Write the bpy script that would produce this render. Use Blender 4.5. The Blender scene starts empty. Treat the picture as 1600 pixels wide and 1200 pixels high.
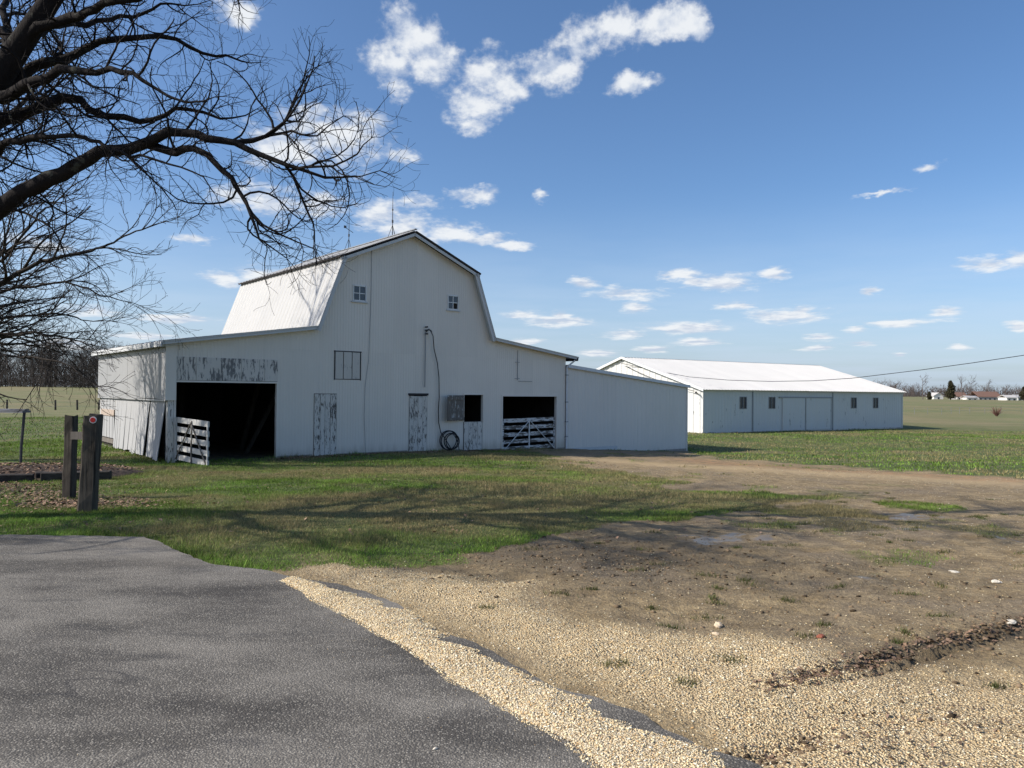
import bpy, bmesh, math, random
import numpy as np
from mathutils import Vector, Matrix, Quaternion

rng = np.random.default_rng(11)
random.seed(5)
scene = bpy.context.scene
COL = scene.collection
rad = math.radians

# ------------------------------------------------------------------ camera
CAMZ = 1.62
cam_d = bpy.data.cameras.new('camera')
cam = bpy.data.objects.new('camera', cam_d)
COL.objects.link(cam)
scene.camera = cam
cam_d.sensor_width = 36.0
cam_d.lens = 27.0
cam_d.clip_start = 0.05
cam_d.clip_end = 6000
_f = Vector((0, 1, 0.01)).normalized()
_r = Vector((1, 0, 0.01)).normalized()
_u = _r.cross(_f).normalized()
_m = Matrix((_r, _u, -_f)).transposed().to_4x4()
_m.translation = (0, 0, CAMZ)
cam.matrix_world = _m

# ------------------------------------------------------------------ light
SUN_EL = 37.0
SUN_DIR = Vector((-0.975 * math.cos(rad(SUN_EL)), -0.222 * math.cos(rad(SUN_EL)), math.sin(rad(SUN_EL)))).normalized()
sun_d = bpy.data.lights.new('sun', 'SUN')
sun_d.energy = 4.8
sun_d.angle = rad(0.55)
sun_d.color = (1.0, 0.94, 0.855)
sun = bpy.data.objects.new('sun', sun_d)
COL.objects.link(sun)
sun.rotation_euler = SUN_DIR.to_track_quat('Z', 'Y').to_euler()
sun.location = (-60, -14, 50)

vs = scene.view_settings
vs.view_transform = 'Standard'
vs.look = 'None'
vs.exposure = 0.3
vs.gamma = 1.0
vs.use_curve_mapping = False
scene.cycles.max_bounces = 6
scene.cycles.diffuse_bounces = 3
scene.cycles.transparent_max_bounces = 6
scene.cycles.use_denoising = True


# ------------------------------------------------------------------ node helper
class NT:
    def __init__(self, tree):
        self.t = tree
        tree.nodes.clear()

    def __call__(self, typ, ins=None, out=0, **attrs):
        n = self.t.nodes.new(typ)
        for k, v in attrs.items():
            setattr(n, k, v)
        for k, v in (ins or {}).items():
            s = n.inputs[k]
            if isinstance(v, bpy.types.NodeSocket):
                self.t.links.new(v, s)
            else:
                s.default_value = v
        return n.outputs[out] if out is not None else n

    def math(self, op, a, b=0.0, c=0.0, clamp=False):
        return self('ShaderNodeMath', {0: a, 1: b, 2: c}, operation=op, use_clamp=clamp)

    def vmath(self, op, a, b=(0, 0, 0), c=None, out=0):
        ins = {0: a, 1: b}
        if c is not None:
            ins[2] = c
        return self('ShaderNodeVectorMath', ins, operation=op, out=out)

    def mix(self, f, a, b):
        n = self.t.nodes.new('ShaderNodeMix')
        n.data_type = 'RGBA'
        for s, v in ((n.inputs[0], f), (n.inputs[6], a), (n.inputs[7], b)):
            if isinstance(v, bpy.types.NodeSocket):
                self.t.links.new(v, s)
            else:
                s.default_value = (tuple(v) + (1,)) if isinstance(v, (tuple, list)) and len(v) == 3 else v
        return n.outputs[2]

    def ramp(self, v, lo, hi, a=0.0, b=1.0, smooth=True):
        return self('ShaderNodeMapRange', {0: v, 1: lo, 2: hi, 3: a, 4: b},
                    interpolation_type='SMOOTHSTEP' if smooth else 'LINEAR')

    def noise(self, vec, scale, detail=3.0, rough=0.55, out=0):
        return self('ShaderNodeTexNoise', {'Vector': vec, 'Scale': scale, 'Detail': detail, 'Roughness': rough}, out=out)


# ------------------------------------------------------------------ sky with clouds
world = bpy.data.worlds.new('World')
scene.world = world
world.use_nodes = True
w = NT(world.node_tree)
sky = w('ShaderNodeTexSky', sky_type='NISHITA', sun_disc=False, sun_elevation=rad(SUN_EL),
        sun_rotation=math.atan2(SUN_DIR.x, SUN_DIR.y), altitude=0.0, air_density=0.85, dust_density=1.5, ozone_density=4.0)
sky = w('ShaderNodeHueSaturation', {'Saturation': 1.1, 'Color': sky})
direc = w('ShaderNodeTexCoord', out='Generated')
sx = w('ShaderNodeSeparateXYZ', {0: direc}, out=None)
az = w.math('MULTIPLY', w.math('ARCTAN2', sx.outputs[0], sx.outputs[1]), 57.2958)
el = w.math('MULTIPLY', w.math('ARCSINE', sx.outputs[2]), 57.2958)
ae = w('ShaderNodeCombineXYZ', {0: az, 1: el, 2: 0.0})
# puffs: azimuth, elevation, half width, half height (degrees)
CLOUDS = [(-9.2,23.2,2.09,2.07),(-7.6,24.6,2.44,1.95),(-5.9,23.1,2.27,1.69),(-8.8,21.6,1.40,0.90),(-1.9,22.3,2.62,1.72),(-3.3,20.4,2.28,1.67),(-2.8,19.1,1.52,0.85),(-0.7,21.5,1.91,1.24),(2.6,22.9,2.62,1.54),(4.7,24.3,1.90,1.58),(7.3,25.4,2.91,1.55),(11.0,25.5,3.22,1.37),(13.6,24.8,1.35,0.84),(8.8,21.6,1.68,0.69),(-12.9,17.8,3.40,1.90),(-16.9,17.0,3.06,1.67),(-20.0,24.7,1.43,0.89),(-15.1,18.6,2.22,1.24),(-8.2,17.0,1.40,0.60),(-20.3,13.1,1.89,1.02),(-17.3,13.1,2.61,1.30),(-14.2,13.1,1.80,0.97),(-10.0,12.7,1.94,1.25),(-7.7,12.0,2.81,1.36),(-4.9,11.7,2.94,0.91),(-2.0,11.3,1.91,0.55),(0.0,10.8,1.72,0.51),(-6.8,13.7,1.88,0.63),(-2.8,14.3,2.14,0.67),(-20.8,7.7,1.50,0.61),(-18.5,8.2,1.93,0.75),(-16.8,8.0,0.96,0.45),(-23.9,4.7,2.87,0.39),(-22.7,10.2,1.54,0.38),(-28.5,5.0,1.84,0.42),(-30.6,2.7,2.47,0.41),(-31.7,9.0,2.07,0.63),(-25.4,3.5,2.34,0.30),(0.7,5.7,1.43,0.43),(3.5,5.2,2.85,0.47),(3.8,5.7,0.86,0.38),(5.3,8.0,1.28,0.47),(8.7,7.3,2.80,0.60),(9.1,6.3,1.30,0.47),(11.9,8.6,1.74,0.41),(15.5,8.0,2.44,0.68),(13.3,8.1,0.90,0.27),(18.8,8.5,1.03,0.53),(16.4,6.3,1.76,0.36),(19.7,5.5,2.71,0.58),(20.7,5.8,0.92,0.44),(8.0,4.3,1.87,0.38),(13.1,4.7,3.39,0.55),(13.6,3.7,2.03,0.32),(6.2,2.9,1.89,0.28),(10.4,3.2,1.39,0.28),(28.3,14.7,0.96,0.35),(31.8,8.4,2.14,0.56),(33.5,8.5,1.33,0.62),(25.0,7.0,0.63,0.30),(26.5,4.9,1.99,0.38),(29.3,5.4,1.16,0.45),(33.3,4.4,0.80,0.44),(21.8,4.0,1.07,0.26),(21.6,3.2,1.24,0.22),(30.2,3.2,0.64,0.21),(24.0,4.5,1.04,0.35),(24.4,3.5,1.11,0.22),(26.7,2.7,0.61,0.17),(25.7,13.4,1.94,0.20),(0.9,3.7,1.43,0.29),(2.0,14.4,0.67,0.54)]
# the same kind of puffs all round the rest of the sky
_cr = random.Random(3)
for _ in range(26):
    a_ = _cr.choice([_cr.uniform(40, 175), _cr.uniform(-175, -40)])
    e_ = _cr.choice([3, 4, 5, 6, 8, 11, 15, 20, 26, 34]) * _cr.uniform(.85, 1.15)
    s_ = _cr.uniform(.7, 1.3)
    CLOUDS.append((a_, e_, (2.0 + e_ * .05) * s_, (.25 + e_ * .065) * s_))
flat = w.math('DIVIDE', 1.0, w.math('MAXIMUM', w.math('ADD', sx.outputs[2], 0.06), 0.03))
# noise space: stretched flat towards the horizon, as a layer of cloud is
nv = w('ShaderNodeCombineXYZ', {0: w.math('MULTIPLY', az, 0.30), 1: w.math('MULTIPLY', w.math('LOGARITHM', w.math('MAXIMUM', w.math('ADD', el, 1.0), 0.2), 2.718), 9.5), 2: 3.7})
warp = w.vmath('SUBTRACT', w.noise(nv, 1.1, 5.0, 0.62, out=1), (0.5, 0.5, 0.5))
wsc = w.math('ADD', 0.9, w.math('MULTIPLY', el, 0.07))
wv = w.vmath('MULTIPLY', warp, w('ShaderNodeCombineXYZ', {0: w.math('MULTIPLY', wsc, 1.3), 1: w.math('MULTIPLY', w.math('MAXIMUM', el, 0.5), 0.12), 2: 0.0}))
p = w.vmath('ADD', ae, wv)
acc = None
for (a0, e0, ra, re) in CLOUDS:
    d = w.vmath('LENGTH', w.vmath('MULTIPLY_ADD', p, (1 / ra, 1 / re, 0), (-a0 / ra, -e0 / re, 0)), out=1)
    acc = d if acc is None else w.math('MINIMUM', acc, d)
n1 = w.noise(nv, 1.5, 4.0, 0.5)
n2 = w.noise(w.vmath('ADD', nv, (-0.16, 0.30, 0.0)), 1.5, 4.0, 0.5)
n3 = w.noise(nv, 6.5, 6.0, 0.6)
dens = w.math('ADD', w.math('SUBTRACT', 1.22, acc), w.math('MULTIPLY', w.math('SUBTRACT', n1, 0.5), 1.9))
dens = w.math('ADD', dens, w.math('MULTIPLY', w.math('SUBTRACT', n3, 0.5), 0.75))
alpha = w.math('MULTIPLY', w.ramp(dens, 0.05, 1.05), 0.93)
relief = w.ramp(w.math('ADD', w.math('SUBTRACT', n1, n2), w.math('MULTIPLY', w.math('SUBTRACT', n3, 0.5), 0.25)), -0.20, 0.16)
ccol = w.mix(relief, (3.5, 3.95, 4.75), (5.5, 5.65, 5.8))
veil = w.noise(w.vmath('MULTIPLY', nv, (0.45, 0.8, 1.0)), 1.0, 4.0, 0.55)
hz = w.math('MULTIPLY', w.ramp(w.math('ABSOLUTE', el), 0.0, 15.0, 0.58, 0.0), w.ramp(veil, 0.25, 0.75, 0.7, 1.15))
hazy = w.mix(hz, sky, (3.7, 4.45, 5.5))
skyc = w.mix(alpha, hazy, ccol)
bg = w('ShaderNodeBackground', {'Color': skyc, 'Strength': 0.133})
w('ShaderNodeOutputWorld', {'Surface': bg}, out=None)
world.cycles.sampling_method = 'MANUAL'
world.cycles.sample_map_resolution = 512


# ------------------------------------------------------------------ materials
def material(name):
    m = bpy.data.materials.new(name)
    m.use_nodes = True
    return m, NT(m.node_tree)


def finish(g, col, rough=0.7, bump=None, bdist=0.01, bstr=0.6, metal=0.0, spec=0.3):
    ins = {'Base Color': col, 'Roughness': rough, 'Metallic': metal, 'Specular IOR Level': spec}
    if bump is not None:
        ins['Normal'] = g('ShaderNodeBump', {'Height': bump, 'Distance': bdist, 'Strength': bstr})
    b = g('ShaderNodeBsdfPrincipled', ins)
    g('ShaderNodeOutputMaterial', {'Surface': b}, out=None)


def ocoord(g, rnd=True):
    c = g('ShaderNodeTexCoord', out='Object')
    if rnd:
        r = g('ShaderNodeObjectInfo', out='Random')
        c = g.vmath('ADD', c, g('ShaderNodeCombineXYZ', {0: g.math('MULTIPLY', r, 37.0), 1: g.math('MULTIPLY', r, 11.0), 2: g.math('MULTIPLY', r, 5.3)}))
    return c


def stretch(g, c, sx_, sy_, sz_):
    return g.vmath('MULTIPLY', c, (sx_, sy_, sz_))


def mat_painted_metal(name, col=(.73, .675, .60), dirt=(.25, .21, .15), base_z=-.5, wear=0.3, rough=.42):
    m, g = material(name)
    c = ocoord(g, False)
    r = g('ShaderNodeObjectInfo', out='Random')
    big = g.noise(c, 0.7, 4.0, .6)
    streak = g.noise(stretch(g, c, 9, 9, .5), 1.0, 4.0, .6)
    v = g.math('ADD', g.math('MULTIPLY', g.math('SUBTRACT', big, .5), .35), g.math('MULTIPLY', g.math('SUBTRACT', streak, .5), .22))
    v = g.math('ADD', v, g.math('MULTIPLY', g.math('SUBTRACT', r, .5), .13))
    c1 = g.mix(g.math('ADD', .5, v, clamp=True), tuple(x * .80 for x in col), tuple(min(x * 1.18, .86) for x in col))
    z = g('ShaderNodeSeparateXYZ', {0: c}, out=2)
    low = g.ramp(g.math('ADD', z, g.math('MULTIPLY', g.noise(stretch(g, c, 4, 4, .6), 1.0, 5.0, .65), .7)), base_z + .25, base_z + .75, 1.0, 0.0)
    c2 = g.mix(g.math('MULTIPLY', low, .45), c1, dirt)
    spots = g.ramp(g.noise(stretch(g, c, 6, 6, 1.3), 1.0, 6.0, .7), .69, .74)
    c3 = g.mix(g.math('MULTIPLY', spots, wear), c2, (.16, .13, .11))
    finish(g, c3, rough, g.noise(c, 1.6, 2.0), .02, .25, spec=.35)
    return m


def mat_peel(name, cover=.5, paint=(.62, .63, .63), wood=(.060, .055, .055), grain_axis=2, scale=1.0, seed=0.0):
    m, g = material(name)
    c = g.vmath('ADD', ocoord(g, True), (seed, seed * .7, seed * 1.3))
    st = [16, 16, 16]
    st[grain_axis] = 3.2
    n = g.noise(stretch(g, c, *[s * scale for s in st]), 1.0, 7.0, .68)
    n2 = g.noise(stretch(g, c, 1.1, 1.1, 1.1), 1.0, 2.0)
    msk = g.ramp(g.math('ADD', n, g.math('MULTIPLY', g.math('SUBTRACT', n2, .5), .35)), cover - .03, cover + .03)
    sg = [60, 60, 60]
    sg[grain_axis] = 2.0
    gr = g.noise(stretch(g, c, *sg), 1.0, 4.0, .6)
    wc = g.mix(gr, tuple(x * .55 for x in wood), tuple(x * 2.0 for x in wood))
    pc = g.mix(g.noise(stretch(g, c, 3, 3, 1), 1.0, 4.0), tuple(x * .82 for x in paint), paint)
    col = g.mix(msk, wc, pc)
    h = g.math('ADD', g.math('MULTIPLY', msk, .6), g.math('MULTIPLY', gr, .5))
    finish(g, col, .8, h, .004, .8, spec=.15)
    return m


def mat_wood(name, col=(.10, .085, .07), axis=2, var=.6):
    m, g = material(name)
    c = ocoord(g, True)
    sg = [26, 26, 26]
    sg[axis] = 1.6
    gr = g.noise(stretch(g, c, *sg), 1.0, 5.0, .65)
    pt = g.noise(c, 2.3, 4.0, .6)
    f = g.math('ADD', g.math('MULTIPLY', gr, .7), g.math('MULTIPLY', pt, .5))
    cc = g.mix(g.ramp(f, .3, .9), tuple(x * (1 - var) for x in col), tuple(x * (1 + var) for x in col))
    crack = g.ramp(g.noise(stretch(g, c, *[s * .8 for s in sg]), 1.3, 3.0), .62, .68)
    cc = g.mix(g.math('MULTIPLY', crack, .8), cc, tuple(x * .2 for x in col))
    finish(g, cc, .85, g.math('SUBTRACT', gr, crack), .008, .8, spec=.12)
    return m


def mat_plain(name, col, rough=.6, metal=0.0, var=.18, scale=6.0, bump=.004, spec=.3):
    m, g = material(name)
    c = ocoord(g, True)
    n = g.noise(c, scale, 5.0, .6)
    cc = g.mix(n, tuple(x * (1 - var) for x in col), tuple(x * (1 + var) for x in col))
    finish(g, cc, rough, n, bump, .5, metal, spec)
    return m


def mat_attr(name, attr='tint', rough=.85, transl=0.0, spec=.2):
    m, g = material(name)
    a = g('ShaderNodeAttribute', attribute_name=attr)
    b = g('ShaderNodeBsdfPrincipled', {'Base Color': a, 'Roughness': rough, 'Specular IOR Level': spec})
    if transl > 0:
        t = g('ShaderNodeBsdfTranslucent', {'Color': a})
        b = g('ShaderNodeMixShader', {0: transl, 1: b, 2: t})
    g('ShaderNodeOutputMaterial', {'Surface': b}, out=None)
    return m


M = {}
M['siding'] = mat_painted_metal('white painted ribbed metal')
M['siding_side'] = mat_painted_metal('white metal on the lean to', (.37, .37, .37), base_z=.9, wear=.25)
M['annex'] = mat_painted_metal('white annex metal', (.69, .65, .60), base_z=-1.2, wear=.10)
M['shed'] = mat_painted_metal('pale shed metal', (.60, .59, .56), base_z=-1.15, wear=.0)
M['roofmetal'] = mat_painted_metal('white roof metal', (.43, .42, .395), base_z=-9, wear=.15, rough=.38)
M['shedroof'] = mat_painted_metal('white shed roof metal', (.66, .635, .585), base_z=-9, wear=.0, rough=.45)
M['peel'] = mat_peel('flaking white paint on boards', .44, paint=(.70, .66, .60), wood=(.105, .095, .085), scale=1.7)
M['peel_heavy'] = mat_peel('mostly bare flaking boards', .60, paint=(.50, .50, .48), wood=(.13, .115, .10))
M['peel_light'] = mat_peel('white paint with bare streaks', .35, paint=(.52, .51, .49), wood=(.16, .14, .12))
M['peel_h'] = mat_peel('flaking paint on rails', .50, grain_axis=0, paint=(.66, .65, .63), wood=(.10, .09, .08))
M['ply'] = mat_peel('peeling plywood', .475, paint=(.69, .645, .585), wood=(.155, .15, .145), scale=.8)
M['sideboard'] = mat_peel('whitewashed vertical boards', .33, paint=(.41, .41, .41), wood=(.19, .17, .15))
M['trim'] = mat_peel('white weathered trim', .33, paint=(.62, .63, .63), wood=(.12, .11, .10), grain_axis=0)
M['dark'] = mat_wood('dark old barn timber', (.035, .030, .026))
M['roofedge'] = mat_plain('dark roof decking', (.045, .040, .040), .9)
M['post'] = mat_wood('weathered railroad tie', (.080, .068, .054))
M['postdark'] = mat_wood('dark rough timber', (.060, .052, .044))
M['tie'] = mat_wood('black landscape tie', (.050, .044, .040), axis=0)
M['greymetal'] = mat_plain('dull galvanised metal', (.28, .29, .30), .5, .5)
M['darkmetal'] = mat_plain('dark steel', (.06, .06, .065), .5, .4)
M['whitemetal'] = mat_plain('white painted spout', (.62, .64, .66), .45)
M['cable'] = mat_plain('black rubber cable', (.018, .018, .02), .5)
M['greyboard'] = mat_wood('grey board', (.20, .20, .21), axis=0)
M['red'] = mat_plain('red reflector', (.55, .02, .015), .25, var=.1, spec=.5)
M['white'] = mat_plain('white paint', (.72, .72, .70), .5, var=.08)
M['concrete'] = mat_plain('old concrete', (.30, .27, .24), .9, var=.3)
M['tan'] = mat_plain('unpainted tan lumber', (.42, .34, .28), .8, var=.25)


def mat_bark(name, col):
    m, g = material(name)
    c = ocoord(g, False)
    n = g.noise(stretch(g, c, 14, 14, 5), 1.0, 6.0, .65)
    cc = g.mix(n, tuple(x * .45 for x in col), tuple(x * 1.6 for x in col))
    lich = g.ramp(g.noise(c, 5.0, 5.0, .65), .60, .68)
    cc = g.mix(g.math('MULTIPLY', lich, .35), cc, (.13, .14, .11))
    finish(g, cc, .9, n, .03, .9, spec=.1)
    return m


M['bark'] = mat_bark('dark ridged bark', (.019, .016, .015))
M['bark2'] = mat_bark('grey brown bark', (.042, .035, .030))
M['barkfar'] = mat_plain('far bare wood', (.050, .042, .037), .95)
M['glass'] = None
m, g = material('dark old window glass')
finish(g, g.mix(g.noise(ocoord(g), 5.0), (.02, .03, .045), (.05, .06, .08)), .12, spec=.6)
M['glass'] = m

# ------------------------------------------------------------------ mesh builder
def tag(o, label=None, category=None, group=None, kind=None):
    if label: o['label'] = label
    if category: o['category'] = category
    if group: o['group'] = group
    if kind: o['kind'] = kind
    return o


def empty(name, loc=(0, 0, 0), rz=0.0):
    o = bpy.data.objects.new(name, None)
    COL.objects.link(o)
    o.location = loc
    o.rotation_euler = (0, 0, rz)
    o.empty_display_size = .2
    return o


class MB:
    def __init__(self):
        self.v = []
        self.f = []

    def add(self, vs_, fs_):
        n = len(self.v)
        self.v.extend([tuple(q) for q in vs_])
        self.f.extend([tuple(i + n for i in f) for f in fs_])
        return self

    def hexa(self, b, t):      # bottom and top loops of equal length
        k = len(b)
        fs_ = [tuple(range(k - 1, -1, -1)), tuple(range(k, 2 * k))]
        fs_ += [(i, (i + 1) % k, k + (i + 1) % k, k + i) for i in range(k)]
        return self.add(list(b) + list(t), fs_)

    def box(self, x0, x1, y0, y1, z0, z1):
        return self.hexa([(x0, y0, z0), (x1, y0, z0), (x1, y1, z0), (x0, y1, z0)],
                         [(x0, y0, z1), (x1, y0, z1), (x1, y1, z1), (x0, y1, z1)])

    def beam(self, a, b, wd, th, up=(0, 0, 1)):
        a, b, up = Vector(a), Vector(b), Vector(up)
        d = (b - a).normalized()
        s = d.cross(up)
        if s.length < 1e-4: s = d.cross(Vector((1, 0, 0)))
        s.normalize()
        u = s.cross(d).normalized()
        o = [s * (wd / 2) + u * (th / 2), -s * (wd / 2) + u * (th / 2), -s * (wd / 2) - u * (th / 2), s * (wd / 2) - u * (th / 2)]
        return self.hexa([a + q for q in o], [b + q for q in o])

    def tube(self, pts, rs, n=8, cap=True):
        P = [Vector(q) for q in pts]
        if not hasattr(rs, '__len__'): rs = [rs] * len(P)
        base = len(self.v)
        t0 = (P[1] - P[0]).normalized()
        a = t0.orthogonal().normalized()
        for i, q in enumerate(P):
            t = (P[min(i + 1, len(P) - 1)] - P[max(i - 1, 0)]).normalized()
            a = (a - t * a.dot(t))
            a = a.normalized() if a.length > 1e-6 else t.orthogonal().normalized()
            b = t.cross(a)
            for k in range(n):
                th = 2 * math.pi * k / n
                self.v.append(tuple(q + (a * math.cos(th) + b * math.sin(th)) * rs[i]))
        for i in range(len(P) - 1):
            for k in range(n):
                k2 = (k + 1) % n
                self.f.append((base + i * n + k, base + i * n + k2, base + (i + 1) * n + k2, base + (i + 1) * n + k))
        if cap:
            self.f.append(tuple(base + k for k in range(n - 1, -1, -1)))
            e = base + (len(P) - 1) * n
            self.f.append(tuple(e + k for k in range(n)))
        return self

    def build(self, name, mat, parent=None, smooth=False, bevel=0.0):
        me = bpy.data.meshes.new(name)
        me.from_pydata(self.v, [], self.f)
        me.materials.append(mat)
        if smooth:
            me.polygons.foreach_set('use_smooth', [True] * len(me.polygons))
        o = bpy.data.objects.new(name, me)
        COL.objects.link(o)
        if parent is not None: o.parent = parent
        if bevel > 0:
            md = o.modifiers.new('bevel', 'BEVEL')
            md.width = bevel
            md.segments = 1
        return o


def array_mesh(name, verts, tris, mat, parent=None, tint=None, smooth=False):
    verts = np.ascontiguousarray(verts, dtype=np.float32).reshape(-1, 3)
    tris = np.ascontiguousarray(tris, dtype=np.int32)
    k = tris.shape[1]
    me = bpy.data.meshes.new(name)
    me.vertices.add(len(verts))
    me.vertices.foreach_set('co', verts.ravel())
    me.loops.add(tris.size)
    me.loops.foreach_set('vertex_index', tris.ravel())
    me.polygons.add(len(tris))
    me.polygons.foreach_set('loop_start', np.arange(0, tris.size, k, dtype=np.int32))
    try:
        me.polygons.foreach_set('loop_total', np.full(len(tris), k, dtype=np.int32))
    except Exception:
        pass
    if smooth:
        me.polygons.foreach_set('use_smooth', np.ones(len(tris), dtype=bool))
    me.update(calc_edges=True)
    if tint is not None:
        a = me.attributes.new('tint', 'FLOAT_COLOR', 'POINT')
        t4 = np.ones((len(verts), 4), dtype=np.float32)
        t4[:, :3] = tint
        a.data.foreach_set('color', t4.ravel())
    me.materials.append(mat)
    o = bpy.data.objects.new(name, me)
    COL.objects.link(o)
    if parent is not None: o.parent = parent
    return o


# ------------------------------------------------------------------ terrain function
CP = np.array([(-6,8.4,0),(-3.9,8.4,0),(0,3,0),(0,-5,0),(-8,0,0),(8,-5,0),(-2,6.6,0),(-5,4,0),(1,3.4,0),(-14,4,0),
(1.5,5,-.02),(3,4.5,-.02),(5,9,-.07),(6,5,-.03),(0,9,-.05),(11,8,-.09),
(-6,11,-.1),(0,14,-.21),(-4,16,-.27),(6,14,-.22),(-10,16,-.29),(-12,19,-.37),
(-9.64,21.6,-.47),(-7.2,23.6,-.5),(-3.3,26.8,-.5),(-.5,29.2,-.6),(2.16,31.33,-.68),(8.3,36.4,-1.13),(5.2,33.8,-.9),(-15,28.1,-.42),(-6,37,-.6),
(6,25,-.6),(14,26,-.66),(20,19,-.45),(25,35,-.95),(12.7,51,-1.09),(32,63,-1.09),(20,45,-1.1),(40,50,-1.15),(22,62,-1.08),(5,58,-1.05),
(60,100,-1.25),(120,200,-.5),(200,400,.1),(260,600,.6),(0,100,-1.1),(0,200,.3),(90,90,-1.2),
(-50,80,-1.1),(-58,92,-1.1),(-40,92,-1.1),(-90,150,.4),(-120,200,1.5),(-60,200,1.5),(-40,45,-.75),(-25,25,-.42),(-30,8,-.1),
(-400,400,2),(-400,0,1),(400,0,-1),(0,-300,0),(500,300,0),(0,600,1.5),(1500,1500,1),(-1500,1500,3),(-1500,-1500,0),(1500,-1500,0),(0,1500,2)], float)
_P = CP[:, :2]
_n = len(_P)
_A = np.zeros((_n + 3, _n + 3))
_A[:_n, :_n] = np.linalg.norm(_P[:, None] - _P[None], axis=2) + np.eye(_n) * 1e-6
_A[:_n, _n] = 1
_A[:_n, _n + 1:] = _P
_A[_n:, :_n] = _A[:_n, _n:].T
_W = np.linalg.solve(_A, np.r_[CP[:, 2], 0, 0, 0])


def hbase(x, y):
    z = _W[-3] + _W[-2] * x + _W[-1] * y
    for i in range(_n):
        z = z + _W[i] * np.sqrt((x - CP[i, 0]) ** 2 + (y - CP[i, 1]) ** 2 + .3)
    return z


def vnoise(x, y, s, seed=0):
    x = np.asarray(x) * s + 100.3 + seed * 17.7
    y = np.asarray(y) * s + 57.1 + seed * 9.3
    xi, yi = np.floor(x), np.floor(y)
    fx, fy = x - xi, y - yi
    fx = fx * fx * (3 - 2 * fx)
    fy = fy * fy * (3 - 2 * fy)

    def h(a, b):
        q = np.sin(a * 127.1 + b * 311.7 + seed * 13.1) * 43758.5453
        return q - np.floor(q)
    return (h(xi, yi) * (1 - fx) + h(xi + 1, yi) * fx) * (1 - fy) + (h(xi, yi + 1) * (1 - fx) + h(xi + 1, yi + 1) * fx) * fy


def fbm(x, y, s, seed=0, o=4):
    t, a, n = 0, .5, 0
    for i in range(o):
        t = t + a * vnoise(x, y, s * 2 ** i, seed + i)
        n += a
        a *= .5
    return t / n


def sdpoly(x, y, poly):
    """signed distance, negative inside"""
    x = np.asarray(x, float)
    y = np.asarray(y, float)
    best = np.full(x.shape, 1e9)
    inside = np.zeros(x.shape, bool)
    k = len(poly)
    for i in range(k):
        ax, ay = poly[i]
        bx, by = poly[(i + 1) % k]
        dx, dy = bx - ax, by - ay
        t = np.clip(((x - ax) * dx + (y - ay) * dy) / (dx * dx + dy * dy), 0, 1)
        best = np.minimum(best, np.hypot(x - ax - t * dx, y - ay - t * dy))
        c = ((ay > y) != (by > y)) & (x < (bx - ax) * (y - ay) / ((by - ay) if by != ay else 1e-9) + ax)
        inside ^= c
    return np.where(inside, -best, best)


def sdline(x, y, pl):
    best = np.full(np.shape(x), 1e9)
    for (ax, ay), (bx, by) in zip(pl[:-1], pl[1:]):
        dx, dy = bx - ax, by - ay
        t = np.clip(((x - ax) * dx + (y - ay) * dy) / (dx * dx + dy * dy), 0, 1)
        best = np.minimum(best, np.hypot(x - ax - t * dx, y - ay - t * dy))
    return best


def sstep(v, a, b):
    t = np.clip((v - a) / (b - a), 0, 1)
    return t * t * (3 - 2 * t)


SLAB = [(-24, 8.46), (-5.59, 8.42), (-3.97, 8.39), (-3.28, 7.62), (-2.78, 7.13), (-2.14, 6.83), (-1.68, 6.57), (-.98, 5.98), (-.42, 5.2), (.02, 4.6), (.36, 4.16), (.66, 3.84), (.9, 3.53), (1.08, 3.36), (2.2, 2.0), (6, -4), (6, -15), (-24, -15)]
SLAB_EDGE = SLAB[6:15]
STRIP_LOW = [(-1.95, 6.50), (-1.83, 6.34), (-1.12, 5.47), (-.62, 4.8), (-.12, 4.06), (.17, 3.65), (.43, 3.31), (1.3, 2.1)]
DIRT = [(-2.3, 6.3), (-2.25, 6.9), (-2.02, 7.42), (-1.19, 7.27), (-.74, 7.54), (-.36, 8.26), (.48, 9.19), (1.72, 10.22), (3.43, 11.71), (5.89, 14.09), (4.82, 14.41), (3.75, 14.91), (2.99, 15.49), (3.6, 17.2), (2.52, 19.97), (1.77, 23.24), (1.2, 26.5), (.6, 29.0), (2.2, 31.2), (8.2, 36.2), (8.11, 35.26), (7.48, 29.79), (7.89, 26.98), (9.91, 23.71), (10.93, 21.82), (11.84, 20.25), (12.8, 19.16), (20, 14), (34, 9), (34, -20), (3, -20), (.2, 2.6)]
GRAVEL = [(-2.07, 6.97), (-1.84, 7.44), (-1.33, 7.34), (-.68, 6.96), (-.2, 6.63), (.28, 6.29), (.63, 5.67), (.9, 5.29), (1.29, 5.11), (1.85, 4.88), (2.05, 4.55), (2.5, 4.62), (3.2, 4.55), (6, 4.2), (8, -4), (5, -4), (1.08, 3.36), (-1.68, 6.57)]
RUT = [(.86, 3.80), (1.21, 4.08), (1.66, 4.37), (2.13, 4.60), (2.68, 4.91), (3.63, 5.42), (5.2, 6.3)]
RUT2 = [(.72, 3.30), (1.13, 3.52), (1.54, 3.74)]
PUD = [[(5.07, 10.73), (5.73, 11.06), (5.75, 9.9), (4.75, 8.55), (4.5, 8.95), (4.8, 9.94)], [(2.39, 9.47), (2.61, 8.8), (2.12, 8.12), (2.0, 8.6)], [(2.69, 7.29), (3.13, 7.05), (2.66, 6.23), (2.4, 6.7)], [(5.9, 9.3), (6.9, 9.6), (6.6, 8.7)]]
BARN_O = (-9.64, 21.6)
BARN_A = rad(39.5)
_c, _s = math.cos(BARN_A), math.sin(BARN_A)


def barn_w(s, t):
    return (BARN_O[0] + s * _c - t * _s, BARN_O[1] + s * _s + t * _c)


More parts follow.
